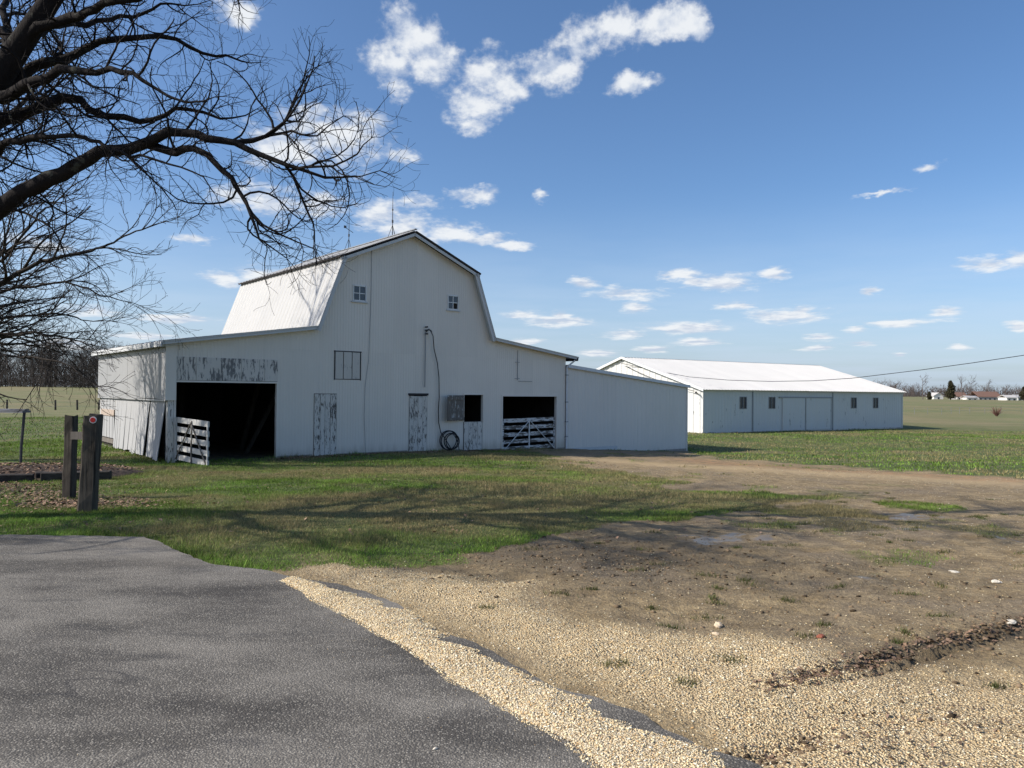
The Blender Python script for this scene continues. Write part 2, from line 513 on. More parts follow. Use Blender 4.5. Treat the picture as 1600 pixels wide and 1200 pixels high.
BARN_FP = [barn_w(0.1, .12), barn_w(15.2, .12), barn_w(15.2, 8.5), barn_w(.1, 8.5)]


def ground(x, y):
    x = np.asarray(x, float)
    y = np.asarray(y, float)
    z = hbase(x, y)
    r = np.hypot(x, y)
    sl = sdpoly(x, y, SLAB)
    near = 1 - sstep(r, 25, 60)
    dirt = 1 - sstep(sdpoly(x, y, DIRT), -.1, .3)
    # soft ground relief
    z = z + near * (fbm(x, y, .8, 3, 3) - .5) * .07 * sstep(sl, .05, 1.2)
    z = z + dirt * near * ((fbm(x, y, 2.6, 8, 4) - .5) * .06 + (fbm(x, y, 8.0, 12, 2) - .5) * .022) * sstep(sl, .1, .6)
    z = z + (1 - near) * (fbm(x, y, .06, 5, 3) - .5) * .35
    # cut bank and rut beside the gravel
    bx = x - (y - 3.8) * 1.72 - .86          # <0 on the far side of the rut
    d = sdline(x, y, RUT)
    k = sstep(x, 1.15, 2.4) * (1 - sstep(x, 4.5, 5.2))
    far = (bx < 0)
    z = z + k * np.where(far, .040 * np.exp(-(d / .9) ** 2) * sstep(d + (fbm(x, y, 6.0, 15, 3) - .5) * .12, .0, .08), -.035 * np.exp(-(d / .13) ** 2) * (.3 + 1.2 * fbm(x, y, 5.0, 16, 2)))
    d2 = sdline(x, y, RUT2)
    z = z - .03 * np.exp(-(d2 / .07) ** 2)
    # under and along the asphalt
    z = np.where(sl < 0, np.minimum(z, -.05), z)
    z = z - .030 * (1 - sstep(sl, .0, .8)) * (sl >= 0)
    for pd in PUD:
        z = z - .012 * (1 - sstep(sdpoly(x, y, pd), -.2, .25))
    return z


def gz(x, y):
    return float(ground(np.array([x]), np.array([y]))[0])


# grid lines: fine near the yard, growing outwards
def grow(start, step, rate, stop):
    o = [start]
    while abs(o[-1]) < stop:
        step *= rate
        o.append(o[-1] + math.copysign(step, stop if start >= 0 or step > 0 else -1))
    return o


xs = list(np.arange(-6, 7.001, .045))
st, q = .045, 7.0
while q < 2500:
    st *= 1.075
    q += st
    xs.append(q)
st, q = .045, -6.0
while q > -2500:
    st *= 1.075
    q -= st
    xs.insert(0, q)
ys = list(np.arange(2.5, 9.001, .045))
st, q = .045, 9.0
while q < 2500:
    st *= 1.033
    q += st
    ys.append(q)
st, q = .045, 2.5
while q > -2500:
    st *= 1.35
    q -= st
    ys.insert(0, q)
xs, ys = np.array(xs), np.array(ys)
GX, GY = np.meshgrid(xs, ys)
GZ = ground(GX, GY)
nx, ny = len(xs), len(ys)
idx = np.arange(nx * ny).reshape(ny, nx)
quads = np.stack([idx[:-1, :-1], idx[:-1, 1:], idx[1:, 1:], idx[1:, :-1]], axis=-1).reshape(-1, 4)

sdD = sdpoly(GX, GY, DIRT)
nz = (fbm(GX, GY, 1.3, 21, 4) - .5)
grass = sstep(sdD + nz * 1.5 * np.clip(GY / 12, .45, 1.4), -.12, .22)
tufty = (fbm(GX, GY, .9, 33, 4) > .66) & (sdD < 0) & (sdD > -3.5) & (GY > 6.0)
grass = np.maximum(grass, tufty * .35)
for (cx, cy, cr) in ((6.6, 12.4, .55), (4.83, 11.5, .6), (4.1, 11.4, .4), (6.2, 14.6, .6)):
    grass = np.maximum(grass, sstep(cr - np.hypot(GX - cx, (GY - cy) * .8) + nz * .8, -.05, .15) * .45)
inbarn = 1 - sstep(sdpoly(GX, GY, BARN_FP), -.02, .05)
grass *= 1 - inbarn
gravel = (1 - sstep(sdpoly(GX, GY, GRAVEL) + nz * .9 + .12, -.32, .32)) * (1 - .6 * sstep(GX, 1.7, 3.4) * sstep(GY, 3.2, 4.2))
wet = np.zeros_like(GX)
for pd in PUD:
    wet = np.maximum(wet, 1 - sstep(sdpoly(GX, GY, pd) + nz * 3.0 + .10, -.12, .05))
mud = np.exp(-(((GX - .9) / 1.7) ** 2 + ((GY - 7.9) / 1.1) ** 2)) * .7  # dark ground at the lawn edge: mud plus tree shade painted in
mud = np.maximum(mud, np.exp(-(sdline(GX, GY, RUT) / .12) ** 2) * sstep(GX, 1.3, 2.4) * .7)  # dark soil and shaded sod face painted along the rut
mud = np.maximum(mud, inbarn * 1.0)
FRONT = [barn_w(3.1, -.15), barn_w(12.0, -.15)]
mud = np.maximum(mud, .9 * np.exp(-(sdline(GX, GY, FRONT) / .35) ** 2))
track = [(2.2, 25.5), (4.5, 23.0), (7.6, 20.5), (12, 17.2), (20, 13)]
pale = np.exp(-(sdline(GX, GY, track) / 1.1) ** 2)
orange = np.exp(-(sdline(GX, GY, [(6.0, 26), (7.4, 23.2), (10, 20.6), (13, 17.8)]) / .9) ** 2)
far_dry = sstep(np.hypot(GX, GY), 62, 95)
leafy = np.exp(-(sdline(GX, GY, [(-11.5, 16.3), (-9.3, 14.3), (-7.2, 11.9), (-6.0, 11.4)]) / .55) ** 2)

m, g = material('yard and field ground')
z1 = g('ShaderNodeAttribute', attribute_name='zone_a')
z2 = g('ShaderNodeAttribute', attribute_name='zone_b')
z3 = g('ShaderNodeAttribute', attribute_name='zone_c')
s1 = g('ShaderNodeSeparateColor', {0: z1}, out=None)
s2 = g('ShaderNodeSeparateColor', {0: z2}, out=None)
s3 = g('ShaderNodeSeparateColor', {0: z3}, out=None)
c = g('ShaderNodeTexCoord', out='Object')
nA = g.noise(c, .35, 5.0, .6)
nB = g.noise(c, 3.0, 6.0, .65)
nC = g.noise(c, 38.0, 4.0, .7)
nD = g.noise(g.vmath('MULTIPLY', c, (1, .6, 1)), .05, 5.0, .6)
# grass
gcol = g.mix(g.ramp(nB, .3, .7), (.050, .078, .016), (.125, .155, .040))
gcol = g.mix(g.math('MULTIPLY', g.ramp(g.math('ADD', g.math('MULTIPLY', nA, .65), g.math('MULTIPLY', nB, .35)), .47, .62), .75), gcol, (.22, .175, .085))
gcol = g.mix(g.math('MULTIPLY', nC, .6), gcol, g.mix(.5, gcol, (.03, .03, .012)))
fieldc = g.mix(g.ramp(nD, .35, .65), (.185, .160, .075), (.125, .145, .050))
nF = g.noise(g.vmath('MULTIPLY', c, (.12, .5, 1)), 1.0, 6.0, .65)
fieldc = g.mix(g.math('MULTIPLY', g.ramp(nF, .42, .68), .65), fieldc, (.25, .20, .11))
fieldc = g.mix(g.math('MULTIPLY', g.ramp(g.noise(g.vmath('MULTIPLY', c, (.2, .9, 1)), 1.3, 5.0, .7), .52, .66), .5), fieldc, (.075, .095, .032))
gcol = g.mix(s3.outputs[0], gcol, fieldc)
# bare dirt
dcol = g.mix(g.ramp(nB, .28, .72), (.20, .142, .070), (.40, .30, .162))
dcol = g.mix(g.math('MULTIPLY', g.ramp(g.noise(c, .8, 4.0), .45, .65), .55), dcol, (.235, .185, .128))
dcol = g.mix(g.ramp(g.noise(c, 16.0, 5.0, .75), .40, .62), g.mix(.45, dcol, (.07, .048, .028)), dcol)
dcol = g.mix(g.math('MULTIPLY', g.ramp(nC, .52, .70), .5), dcol, (.40, .31, .19))
dcol = g.mix(g.math('MULTIPLY', s2.outputs[1], .65), dcol, (.47, .345, .19))
dcol = g.mix(g.math('MULTIPLY', g.math('MULTIPLY', s2.outputs[2], g.ramp(nB, .35, .6)), .6), dcol, (.36, .19, .085))
vor = g('ShaderNodeTexVoronoi', {'Vector': c, 'Scale': 75.0}, out=None)
chip = g.math('MULTIPLY', g.ramp(vor.outputs[0], .16, .30, 1.0, 0.0), g.ramp(g('ShaderNodeSeparateColor', {0: vor.outputs[1]}), .60, .66))
dcol = g.mix(g.math('MULTIPLY', chip, .75), dcol, (.46, .38, .26))
dcol = g.mix(g.math('MULTIPLY', s2.outputs[0], g.ramp(nB, .25, .6)), dcol, (.050, .040, .030))
# gravel bed
vg = g('ShaderNodeTexVoronoi', {'Vector': c, 'Scale': 70.0}, out=None)
vr = g('ShaderNodeSeparateColor', {0: vg.outputs[1]}, out=None)
gv = g.mix(vr.outputs[0], (.60, .43, .22), (.86, .71, .45))
gv = g.mix(g.ramp(vg.outputs[0], .35, .75), gv, (.36, .26, .145))
col = g.mix(s1.outputs[1], dcol, gv)
col = g.mix(s1.outputs[0], col, gcol)
col = g.mix(g.math('MULTIPLY', s3.outputs[1], g.ramp(nB, .3, .55)), col, (.075, .050, .034))
wetm = g.math('MULTIPLY', s1.outputs[2], g.ramp(g.math('ADD', g.math('MULTIPLY', nB, .75), g.math('MULTIPLY', nC, .25)), .46, .56))
col = g.mix(g.math('MULTIPLY', wetm, .7), col, (.13, .105, .075))
rough = g.math('SUBTRACT', .92, g.math('MULTIPLY', wetm, .58))
hgt = g.math('ADD', g.math('MULTIPLY', nC, .5), g.math('ADD', nB, g.math('MULTIPLY', g.math('SUBTRACT', 1.0, vg.outputs[0]), g.math('MULTIPLY', s1.outputs[1], .5))))
bst = g.math('SUBTRACT', .9, g.math('MULTIPLY', wetm, .85))
bmp = g('ShaderNodeBump', {'Height': hgt, 'Distance': .07, 'Strength': bst})
b = g('ShaderNodeBsdfPrincipled', {'Base Color': col, 'Roughness': rough, 'Specular IOR Level': .35, 'Normal': bmp})
g('ShaderNodeOutputMaterial', {'Surface': b}, out=None)
M['ground'] = m
terrain = array_mesh('ground', np.stack([GX, GY, GZ], -1), quads, M['ground'], smooth=True)
tag(terrain, 'yard of bare dirt, pale gravel and short spring grass running out to open fields', 'ground', kind='structure')
for nm, (a_, b_, c_) in (('zone_a', (grass, gravel, wet)), ('zone_b', (mud, pale, orange)), ('zone_c', (far_dry, leafy, np.zeros_like(GX)))):
    at_ = terrain.data.attributes.new(nm, 'FLOAT_COLOR', 'POINT')
    arr = np.ones((nx * ny, 4), np.float32)
    arr[:, 0], arr[:, 1], arr[:, 2] = a_.ravel(), b_.ravel(), c_.ravel()
    at_.data.foreach_set('color', arr.ravel())

# ------------------------------------------------------------------ asphalt drive
m, g = material('worn chip seal asphalt')
c = g('ShaderNodeTexCoord', out='Object')
v1 = g('ShaderNodeTexVoronoi', {'Vector': c, 'Scale': 98.0}, out=None)
sc_ = g('ShaderNodeSeparateColor', {0: v1.outputs[1]}, out=None)
big = g.noise(g.vmath('MULTIPLY', c, (.7, 1.3, 1)), .9, 5.0, .62)
med = g.noise(c, 6.0, 4.0, .6)
sel = g.math('ADD', sc_.outputs[0], g.math('MULTIPLY', g.math('SUBTRACT', big, .5), 2.0))
chip = g.math('MULTIPLY', g.ramp(v1.outputs[0], .34, .52, 1.0, 0.0), g.ramp(sel, .40, .62))
tar = g.mix(g.ramp(big, .3, .7), (.030, .028, .026), (.165, .152, .132))
tar = g.mix(g.math('MULTIPLY', med, .35), tar, (.17, .15, .12))
stone = g.mix(sc_.outputs[1], (.17, .155, .132), (.36, .33, .28))
col = g.mix(chip, tar, stone)
smear = g.ramp(g.noise(g.vmath('MULTIPLY', c, (.5, 2.4, 1)), 1.1, 4.0, .6), .60, .72)
col = g.mix(g.math('MULTIPLY', smear, .55), col, (.030, .029, .030))
wvp = g.vmath('ADD', c, g.vmath('MULTIPLY', g.noise(c, .55, 2.0, out=1), (1.6, 1.6, 0)))
scuff = g.ramp(g.math('ABSOLUTE', g.math('SUBTRACT', g.noise(g.vmath('MULTIPLY', wvp, (.35, 2.6, 1)), 1.0, 1.0), .52)), .0, .012, 1.0, 0.0)
scuff = g.math('MULTIPLY', scuff, g.ramp(g.noise(c, .8, 2.0), .52, .62))
col = g.mix(g.math('MULTIPLY', scuff, .6), col, (.028, .027, .028))
dust = g.ramp(g.noise(c, .33, 4.0, .6), .50, .72)
col = g.mix(g.math('MULTIPLY', dust, .30), col, (.30, .265, .215))
hg = g.math('ADD', g.math('SUBTRACT', 1.0, v1.outputs[0]), g.math('MULTIPLY', med, .6))
finish(g, col, .82, hg, .006, .8, spec=.3)
M['asphalt'] = m

pts = []
for i in range(len(SLAB)):
    a_, b_ = SLAB[i], SLAB[(i + 1) % len(SLAB)]
    L = math.dist(a_, b_)
    fine = 1 <= i <= 13
    k = max(1, int(L / .045)) if fine else 1
    for j in range(k):
        t = j / k
        x_, y_ = a_[0] + (b_[0] - a_[0]) * t, a_[1] + (b_[1] - a_[1]) * t
        if fine:
            nxv, nyv = -(b_[1] - a_[1]) / L, (b_[0] - a_[0]) / L
            w_ = (float(fbm(np.array([x_]), np.array([y_]), 2.2, 41, 5)[0]) - .5) * .24
            x_ += nxv * w_
            y_ += nyv * w_
        pts.append((x_, y_))
bm = bmesh.new()
top = [bm.verts.new((x_, y_, .004)) for x_, y_ in pts]
mid = [bm.verts.new((x_ * 1 , y_, -.075)) for x_, y_ in pts]
bm.faces.new(top)
for i in range(len(pts)):
    j = (i + 1) % len(pts)
    bm.faces.new((top[j], top[i], mid[i], mid[j]))
bmesh.ops.recalc_face_normals(bm, faces=bm.faces)
bmesh.ops.triangulate(bm, faces=[f for f in bm.faces if len(f.verts) > 4])
me = bpy.data.meshes.new('driveway')
bm.to_mesh(me)
bm.free()
me.materials.append(M['asphalt'])
drive = bpy.data.objects.new('driveway', me)
COL.objects.link(drive)
tag(drive, 'grey chip seal asphalt driveway in the foreground', 'driveway', kind='structure')


# ------------------------------------------------------------------ loose gravel
def resample(pl, n):
    pl = np.array(pl, float)
    d = np.r_[0, np.cumsum(np.hypot(*np.diff(pl, axis=0).T))]
    t = np.linspace(0, d[-1], n)
    return np.stack([np.interp(t, d, pl[:, 0]), np.interp(t, d, pl[:, 1])], -1)


NT_, NV_ = 220, 26
lo = resample(STRIP_LOW, NT_)
hi = resample(SLAB_EDGE, NT_)
tt, vv = np.meshgrid(np.linspace(0, 1, NT_), np.linspace(0, 1, NV_), indexing='ij')


def strip_shape(tt, vv):
    """outline of the spilled gravel: v measured from the drive side to the slab edge"""
    i = np.clip((tt * (NT_ - 1)), 0, NT_ - 1)
    lx = np.interp(i, np.arange(NT_), lo[:, 0]); ly = np.interp(i, np.arange(NT_), lo[:, 1])
    hx = np.interp(i, np.arange(NT_), hi[:, 0]); hy = np.interp(i, np.arange(NT_), hi[:, 1])
    e0 = (fbm(tt * 14, tt * 0 + 2, 1.0, 51, 3) - .5) * .30
    e1 = 1.0 - 1.1 * np.clip(fbm(tt * 19, tt * 0 + 7, 1.0, 55, 4) - .36, 0, .4)
    v2 = e0 + (e1 - e0) * vv
    return lx + (hx - lx) * v2, ly + (hy - ly) * v2


sxg, syg = strip_shape(tt, vv)
prof = np.clip(np.sin(np.pi * np.clip(vv, 0, 1)), 0, 1) ** .6
szg = .002 + prof * (.010 + .030 * fbm(sxg, syg, 5.0, 61, 3)) - .006 * (prof < .02)
idx2 = np.arange(NT_ * NV_).reshape(NT_, NV_)
q2 = np.stack([idx2[:-1, :-1], idx2[:-1, 1:], idx2[1:, 1:], idx2[1:, :-1]], -1).reshape(-1, 4)
m, g = material('pale crushed limestone bed')
c = g('ShaderNodeTexCoord', out='Object')
vg = g('ShaderNodeTexVoronoi', {'Vector': c, 'Scale': 85.0}, out=None)
vr = g('ShaderNodeSeparateColor', {0: vg.outputs[1]}, out=None)
gv = g.mix(vr.outputs[0], (.50, .39, .24), (.76, .66, .48))
gv = g.mix(g.ramp(vg.outputs[0], .4, .8), gv, (.24, .18, .11))
finish(g, gv, .9, g.math('SUBTRACT', 1.0, vg.outputs[0]), .012, .9, spec=.15)
M['limestone'] = m
strip = array_mesh('gravel_strip', np.stack([sxg, syg, szg], -1), q2, M['limestone'], smooth=True)
tag(strip, 'spilled strip of pale crushed limestone along the asphalt edge', 'gravel', kind='structure')

OCT_V = np.array([(1, 0, 0), (0, 1, 0), (-1, 0, 0), (0, -1, 0), (0, 0, 1), (0, 0, -1)], float)
OCT_F = np.array([(0, 1, 4), (1, 2, 4), (2, 3, 4), (3, 0, 4), (1, 0, 5), (2, 1, 5), (3, 2, 5), (0, 3, 5)])


def stones(x, y, z, size, tint):
    n = len(x)
    v = OCT_V[None] * rng.uniform(.6, 1.25, (n, 6, 1)) + rng.normal(0, .16, (n, 6, 3))
    v *= np.stack([rng.uniform(.8, 1.3, n), rng.uniform(.6, 1.0, n), rng.uniform(.32, .6, n)], -1)[:, None]
    a = rng.uniform(0, 2 * np.pi, n)
    ca, sa = np.cos(a)[:, None], np.sin(a)[:, None]
    X = v[..., 0] * ca - v[..., 1] * sa
    Y = v[..., 0] * sa + v[..., 1] * ca
    v = np.stack([X, Y, v[..., 2] + X * rng.normal(0, .25, (n, 1))], -1) * size[:, None, None]
    v += np.stack([x, y, z + size * .22], -1)[:, None]
    f = OCT_F[None] + (np.arange(n) * 6)[:, None, None]
    return v.reshape(-1, 3), f.reshape(-1, 3), np.repeat(tint, 6, axis=0)


def stone_tint(n, warm=1.0):
    base = np.array([(.80, .65, .40), (.84, .73, .50), (.66, .46, .235), (.75, .59, .34), (.54, .36, .18), (.84, .78, .62), (.46, .38, .27), (.68, .42, .19)])
    k = rng.choice(8, n, p=[.25, .19, .13, .19, .07, .10, .05, .02])
    return base[k] * rng.uniform(.72, 1.12, (n, 1))


def inview(x, y, mrg=1.0):
    return np.abs(x) < .70 * y + mrg


sets = []
# on the strip
n = 34000
t_, v_ = rng.uniform(0, 1, n), rng.uniform(-.06, 1.05, n)
x_, y_ = strip_shape(t_, v_)
zz = np.where((v_ > 0) & (v_ < 1), .002 + np.clip(np.sin(np.pi * np.clip(v_, 0, 1)), 0, 1) ** .6 * (.010 + .030 * fbm(x_, y_, 5.0, 61, 3)), .004)
sets.append((x_, y_, zz, rng.uniform(.0022, .0062, n) * rng.choice([1, 1, 1, 1, 1.7], n), stone_tint(n)))
# on the gravel yard, dense, thinning towards the dirt
n = 330000
x_, y_ = rng.uniform(-2.6, 5.5, n), rng.uniform(2.6, 8.2, n)
d_ = sdpoly(x_, y_, GRAVEL) + (fbm(x_, y_, 1.3, 21, 4) - .5) * .9 + .12
pr = np.clip(1 - sstep(d_, -.35, .40), .0, 1) * (1 - .55 * sstep(x_, 1.7, 3.4) * sstep(y_, 3.2, 4.2)) * np.clip(.45 + 1.0 * fbm(x_, y_, 2.5, 71, 3), 0, 1)
k = (rng.uniform(0, 1, n) < pr) & inview(x_, y_) & (sdpoly(x_, y_, SLAB) > .02)
x_, y_ = x_[k], y_[k]
sets.append((x_, y_, ground(x_, y_), rng.uniform(.0018, .0056, k.sum()) * rng.choice([1, 1, 1, 1, 1, 1, 1.9], k.sum()), stone_tint(k.sum()) * .97))
# scattered over the dirt
n = 130000
x_, y_ = rng.uniform(-1.5, 13, n), 3.5 + 18.5 * rng.uniform(0, 1, n) ** 1.5
d_ = sdpoly(x_, y_, DIRT)
k = (d_ < .05) & inview(x_, y_) & (rng.uniform(0, 1, n) < np.clip(fbm(x_, y_, .9, 81, 3) * 1.5 - .35, .05, 1)) & (sdpoly(x_, y_, SLAB) > .02)
x_, y_ = x_[k], y_[k]
sets.append((x_, y_, ground(x_, y_), (.002 + .0075 * rng.uniform(0, 1, k.sum()) ** 2.2) * (1 + y_ * .02), stone_tint(k.sum()) * rng.uniform(.35, .85, (k.sum(), 1))))
# strays on the asphalt, most near the strip
n = 26000
x_, y_ = rng.uniform(-6, 1.2, n), rng.uniform(2.6, 8.4, n)
dl = sdline(x_, y_, STRIP_LOW)
k = (sdpoly(x_, y_, SLAB) < -.02) & inview(x_, y_) & (rng.uniform(0, 1, n) < .02 + .9 * np.exp(-dl / .11))
x_, y_ = x_[k], y_[k]
sets.append((x_, y_, np.full(k.sum(), .004), rng.uniform(.0018, .0042, k.sum()), stone_tint(k.sum()) * .9))
V, Fc, Tn = [], [], []
off = 0
for st_ in sets:
    v, f, t = stones(*st_)
    V.append(v); Fc.append(f + off); Tn.append(t)
    off += len(v)
M['stone'] = mat_attr('crushed limestone chips', rough=.85)
gr_o = array_mesh('loose_gravel', np.concatenate(V), np.concatenate(Fc), M['stone'], tint=np.concatenate(Tn))
tag(gr_o, 'loose cream and tan gravel scattered beside the asphalt and over the dirt', 'gravel', kind='stuff')

# ------------------------------------------------------------------ short grass
def blades(x, y, h, wd, tint):
    n = len(x)
    z = ground(x, y)
    a = rng.uniform(0, 2 * np.pi, n)
    l = rng.uniform(0, 2 * np.pi, n)
    lean = h * rng.uniform(.15, .95, n)
    bx, by = np.cos(a) * wd / 2, np.sin(a) * wd / 2
    v = np.empty((n, 3, 3))
    v[:, 0] = np.stack([x - bx, y - by, z - .004], -1)
    v[:, 1] = np.stack([x + bx, y + by, z - .004], -1)
    v[:, 2] = np.stack([x + np.cos(l) * lean, y + np.sin(l) * lean, z + h], -1)
    f = np.arange(n * 3).reshape(n, 3)
    return v.reshape(-1, 3), f, np.repeat(tint, 3, axis=0)


def grass_tint(x, y):
    n = len(x)
    dry = np.clip(fbm(x, y, .45, 91, 4) * 4.2 - 1.65 - .9 * np.exp(-np.clip(sdpoly(x, y, SLAB), 0, 50) / .5) - .55 * sstep(-x, 2.5, 5.5) + .25 * np.exp(-((x - .5) / 3) ** 2) + rng.normal(0, .22, n), 0, 1)[:, None]
    gcol_ = np.array([.122, .205, .034]) * rng.uniform(.4, 1.7, (n, 1)) * (.25 + 1.5 * fbm(x, y, 1.7, 93, 4))[:, None] + rng.uniform(0, .02, (n, 1)) * np.array([1, .6, 0])
    dcol_ = np.array([.36, .28, .145]) * rng.uniform(.45, 1.25, (n, 1))
    return gcol_ * (1 - dry * .88) + dcol_ * dry * .88


GV, GF, GT = [], [], []
off = 0
for (n, x0, x1, y0, y1, hmin, hmax, wd) in ((450000, -8.5, 8.0, 6.6, 13.0, .012, .042, .0065), (230000, -14, 6.5, 13.0, 20.0, .015, .05, .010), (130000, -19, 6, 20, 31, .02, .06, .016), (110000, 4, 46, 18, 62, .03, .08, .035), (50000, -48, -10, 22, 70, .03, .09, .04)):
    x_, y_ = rng.uniform(x0, x1, n), rng.uniform(y0, y1, n)
    sd_ = sdpoly(x_, y_, DIRT) + (fbm(x_, y_, 1.3, 21, 4) - .5) * 1.5 * np.clip(y_ / 12, .45, 1.4)
    extra = ((fbm(x_, y_, .9, 33, 4) > .68) & (sd_ > -3.5) & (rng.uniform(0, 1, n) < .35))
    for (cx, cy, cr) in ((6.6, 12.4, .55), (4.83, 11.5, .6), (4.1, 11.4, .4)):
        extra |= (np.hypot(x_ - cx, (y_ - cy) * .8) + (fbm(x_, y_, 2.5, 19, 3) - .5) * .6 < cr)
    k = ((sd_ > -.05) | extra) & inview(x_, y_, 2.0) & (sdpoly(x_, y_, SLAB) > .015) & (sdpoly(x_, y_, BARN_FP) > .1)
    k &= rng.uniform(0, 1, n) < np.clip(.35 + 1.1 * fbm(x_, y_, 2.2, 95, 3), 0, 1)
    k &= rng.uniform(0, 1, n) > .85 * np.exp(-(sdline(x_, y_, [(-11.5, 16.3), (-9.3, 14.3), (-7.2, 11.9), (-6.0, 11.4)]) / .45) ** 2)
    x_, y_ = x_[k], y_[k]
    hh = rng.uniform(hmin, hmax, len(x_)) * (.3 + 2.2 * fbm(x_, y_, 1.6, 97, 4) ** 1.7)
    foot = np.minimum(sdpoly(x_, y_, BARN_FP), np.minimum(np.hypot(x_ + 5.85, y_ - 10.61), np.hypot(x_ + 7.06, y_ - 12.28)))
    hh *= 1 + 1.3 * np.exp(-(np.clip(foot, 0, 9) / .28) ** 2)
    edge = np.exp(-np.clip(sdpoly(x_, y_, SLAB), 0, 9) / .25)
    v, f, t = blades(x_, y_, hh * (1 + .8 * edge), np.full(len(x_), wd), grass_tint(x_, y_))
    GV.append(v); GF.append(f + off); GT.append(t)
    off += len(v)
tf = np.concatenate([np.stack([rng.uniform(-.5, 9, 130), rng.uniform(5.2, 15, 130)], -1), [(1.0, 4.35), (.62, 4.62), (1.35, 4.7), (2.2, 5.4), (2.0, 5.15), (2.65, 5.15), (2.5, 4.95), (1.15, 7.15), (2.1, 6.9), (2.75, 4.35), (3.1, 5.6)]])
tf = tf[(sdpoly(tf[:, 0], tf[:, 1], DIRT) < 0)]
k_ = 70
tx_ = np.repeat(tf[:, 0], k_) + rng.normal(0, .035, len(tf) * k_) * np.repeat(rng.uniform(.5, 2.2, len(tf)), k_)
ty_ = np.repeat(tf[:, 1], k_) + rng.normal(0, .03, len(tf) * k_) * np.repeat(rng.uniform(.5, 1.6, len(tf)), k_)
tt_ = np.array([.055, .075, .022]) * rng.uniform(.4, 1.7, (len(tx_), 1)) + np.array([.05, .03, .01]) * rng.uniform(0, 1, (len(tx_), 1))
v, f, t = blades(tx_, ty_, rng.uniform(.012, .045, len(tx_)), np.full(len(tx_), .006), tt_)
GV.append(v); GF.append(f + off); GT.append(t)
M['grass'] = mat_attr('grass blades', rough=.75, transl=.25)
go = array_mesh('grass', np.concatenate(GV), np.concatenate(GF), M['grass'], tint=np.concatenate(GT))
tag(go, 'short patchy spring grass on the lawn in front of the barn', 'grass', kind='stuff')


# ------------------------------------------------------------------ fallen leaves
def leaves(x, y, size, lift=.01):
    n = len(x)
    z = ground(x, y) + rng.uniform(.003, lift, n)
    a = rng.uniform(0, 2 * np.pi, n)
    ux = np.stack([np.cos(a), np.sin(a), rng.normal(0, .35, n)], -1)
    vx = np.stack([-np.sin(a), np.cos(a), rng.normal(0, .35, n)], -1) * .6
    c_ = np.stack([x, y, z + size * .12], -1)
    s = size[:, None]
    v = np.stack([c_ - ux * s, c_ - vx * s + [0, 0, .004], c_ + ux * s, c_ + vx * s + [0, 0, .006]], 1)
    return v.reshape(-1, 3), np.arange(n * 4).reshape(n, 4)


LX, LY, LS = [], [], []
for pl, wd, n, s in (([(-11.8, 16.4), (-9.4, 14.4), (-7.4, 12.2), (-6.2, 11.3)], .50, 2600, .035), ([(-7.2, 11.6), (-5.2, 11.6)], .35, 900, .032), ([(-12.4, 17.6), (-10.2, 16.9)], .45, 1500, .04),
                     ([barn_w(3.0, -.25), barn_w(12.0, -.2)], .22, 3600, .04), ([(1.35, 4.2), (2.2, 4.66), (3.2, 5.24), (4.2, 5.8)], .05, 620, .018), ([(1.5, 4.3), (1.9, 4.5), (2.4, 4.78)], .06, 200, .015), ([(1.6, 3.62), (2.6, 4.0)], .16, 160, .015), ([(.75, 3.32), (1.5, 3.72)], .05, 60, .014)):
    q = resample(pl, 400)
    i = rng.integers(0, 400, n)
    LX.append(q[i, 0] + rng.normal(0, wd, n)); LY.append(q[i, 1] + rng.normal(0, wd, n)); LS.append(rng.uniform(.5, 1.1, n) * s)
n = 1500
LX.append(rng.uniform(-9, 3, n)); LY.append(rng.uniform(8.6, 24, n)); LS.append(rng.uniform(.015, .035, n))
LX, LY, LS = np.concatenate(LX), np.concatenate(LY), np.concatenate(LS)
k = (sdpoly(LX, LY, BARN_FP) > .1) & (sdpoly(LX, LY, SLAB) > .0)
v, f = leaves(LX[k], LY[k], LS[k])
lt = np.array([.17, .105, .065]) * rng.uniform(.4, 1.9, (k.sum(), 1)) + rng.uniform(0, .05, (k.sum(), 1))
lt *= np.where((LY[k] < 7)[:, None], .75, 1.0)
M['leaf'] = mat_attr('dead brown leaves', rough=.8)
lo_ = array_mesh('fallen_leaves', v, f, M['leaf'], tint=np.repeat(lt, 4, axis=0))
tag(lo_, 'dead brown leaves lying round the posts and along the barn foot', 'leaves', kind='stuff')

# ------------------------------------------------------------------ broken sod along the rut, clods on the mud
ico = bmesh.new()
bmesh.ops.create_icosphere(ico, subdivisions=1, radius=1)
IV = np.array([v.co[:] for v in ico.verts]); IF = np.array([[v.index for v in f.verts] for f in ico.faces])
ico.free()


def clods(x, y, size):
    n = len(x)
    v = IV[None] * rng.uniform(.45, 1.5, (n, len(IV), 1)) * np.array([1.25, 1, .65]) + rng.normal(0, .12, (n, len(IV), 3))
    v = v * size[:, None, None] + np.stack([x, y, ground(x, y) + size * .15], -1)[:, None]
    return v.reshape(-1, 3), (IF[None] + (np.arange(n) * len(IV))[:, None, None]).reshape(-1, 3)


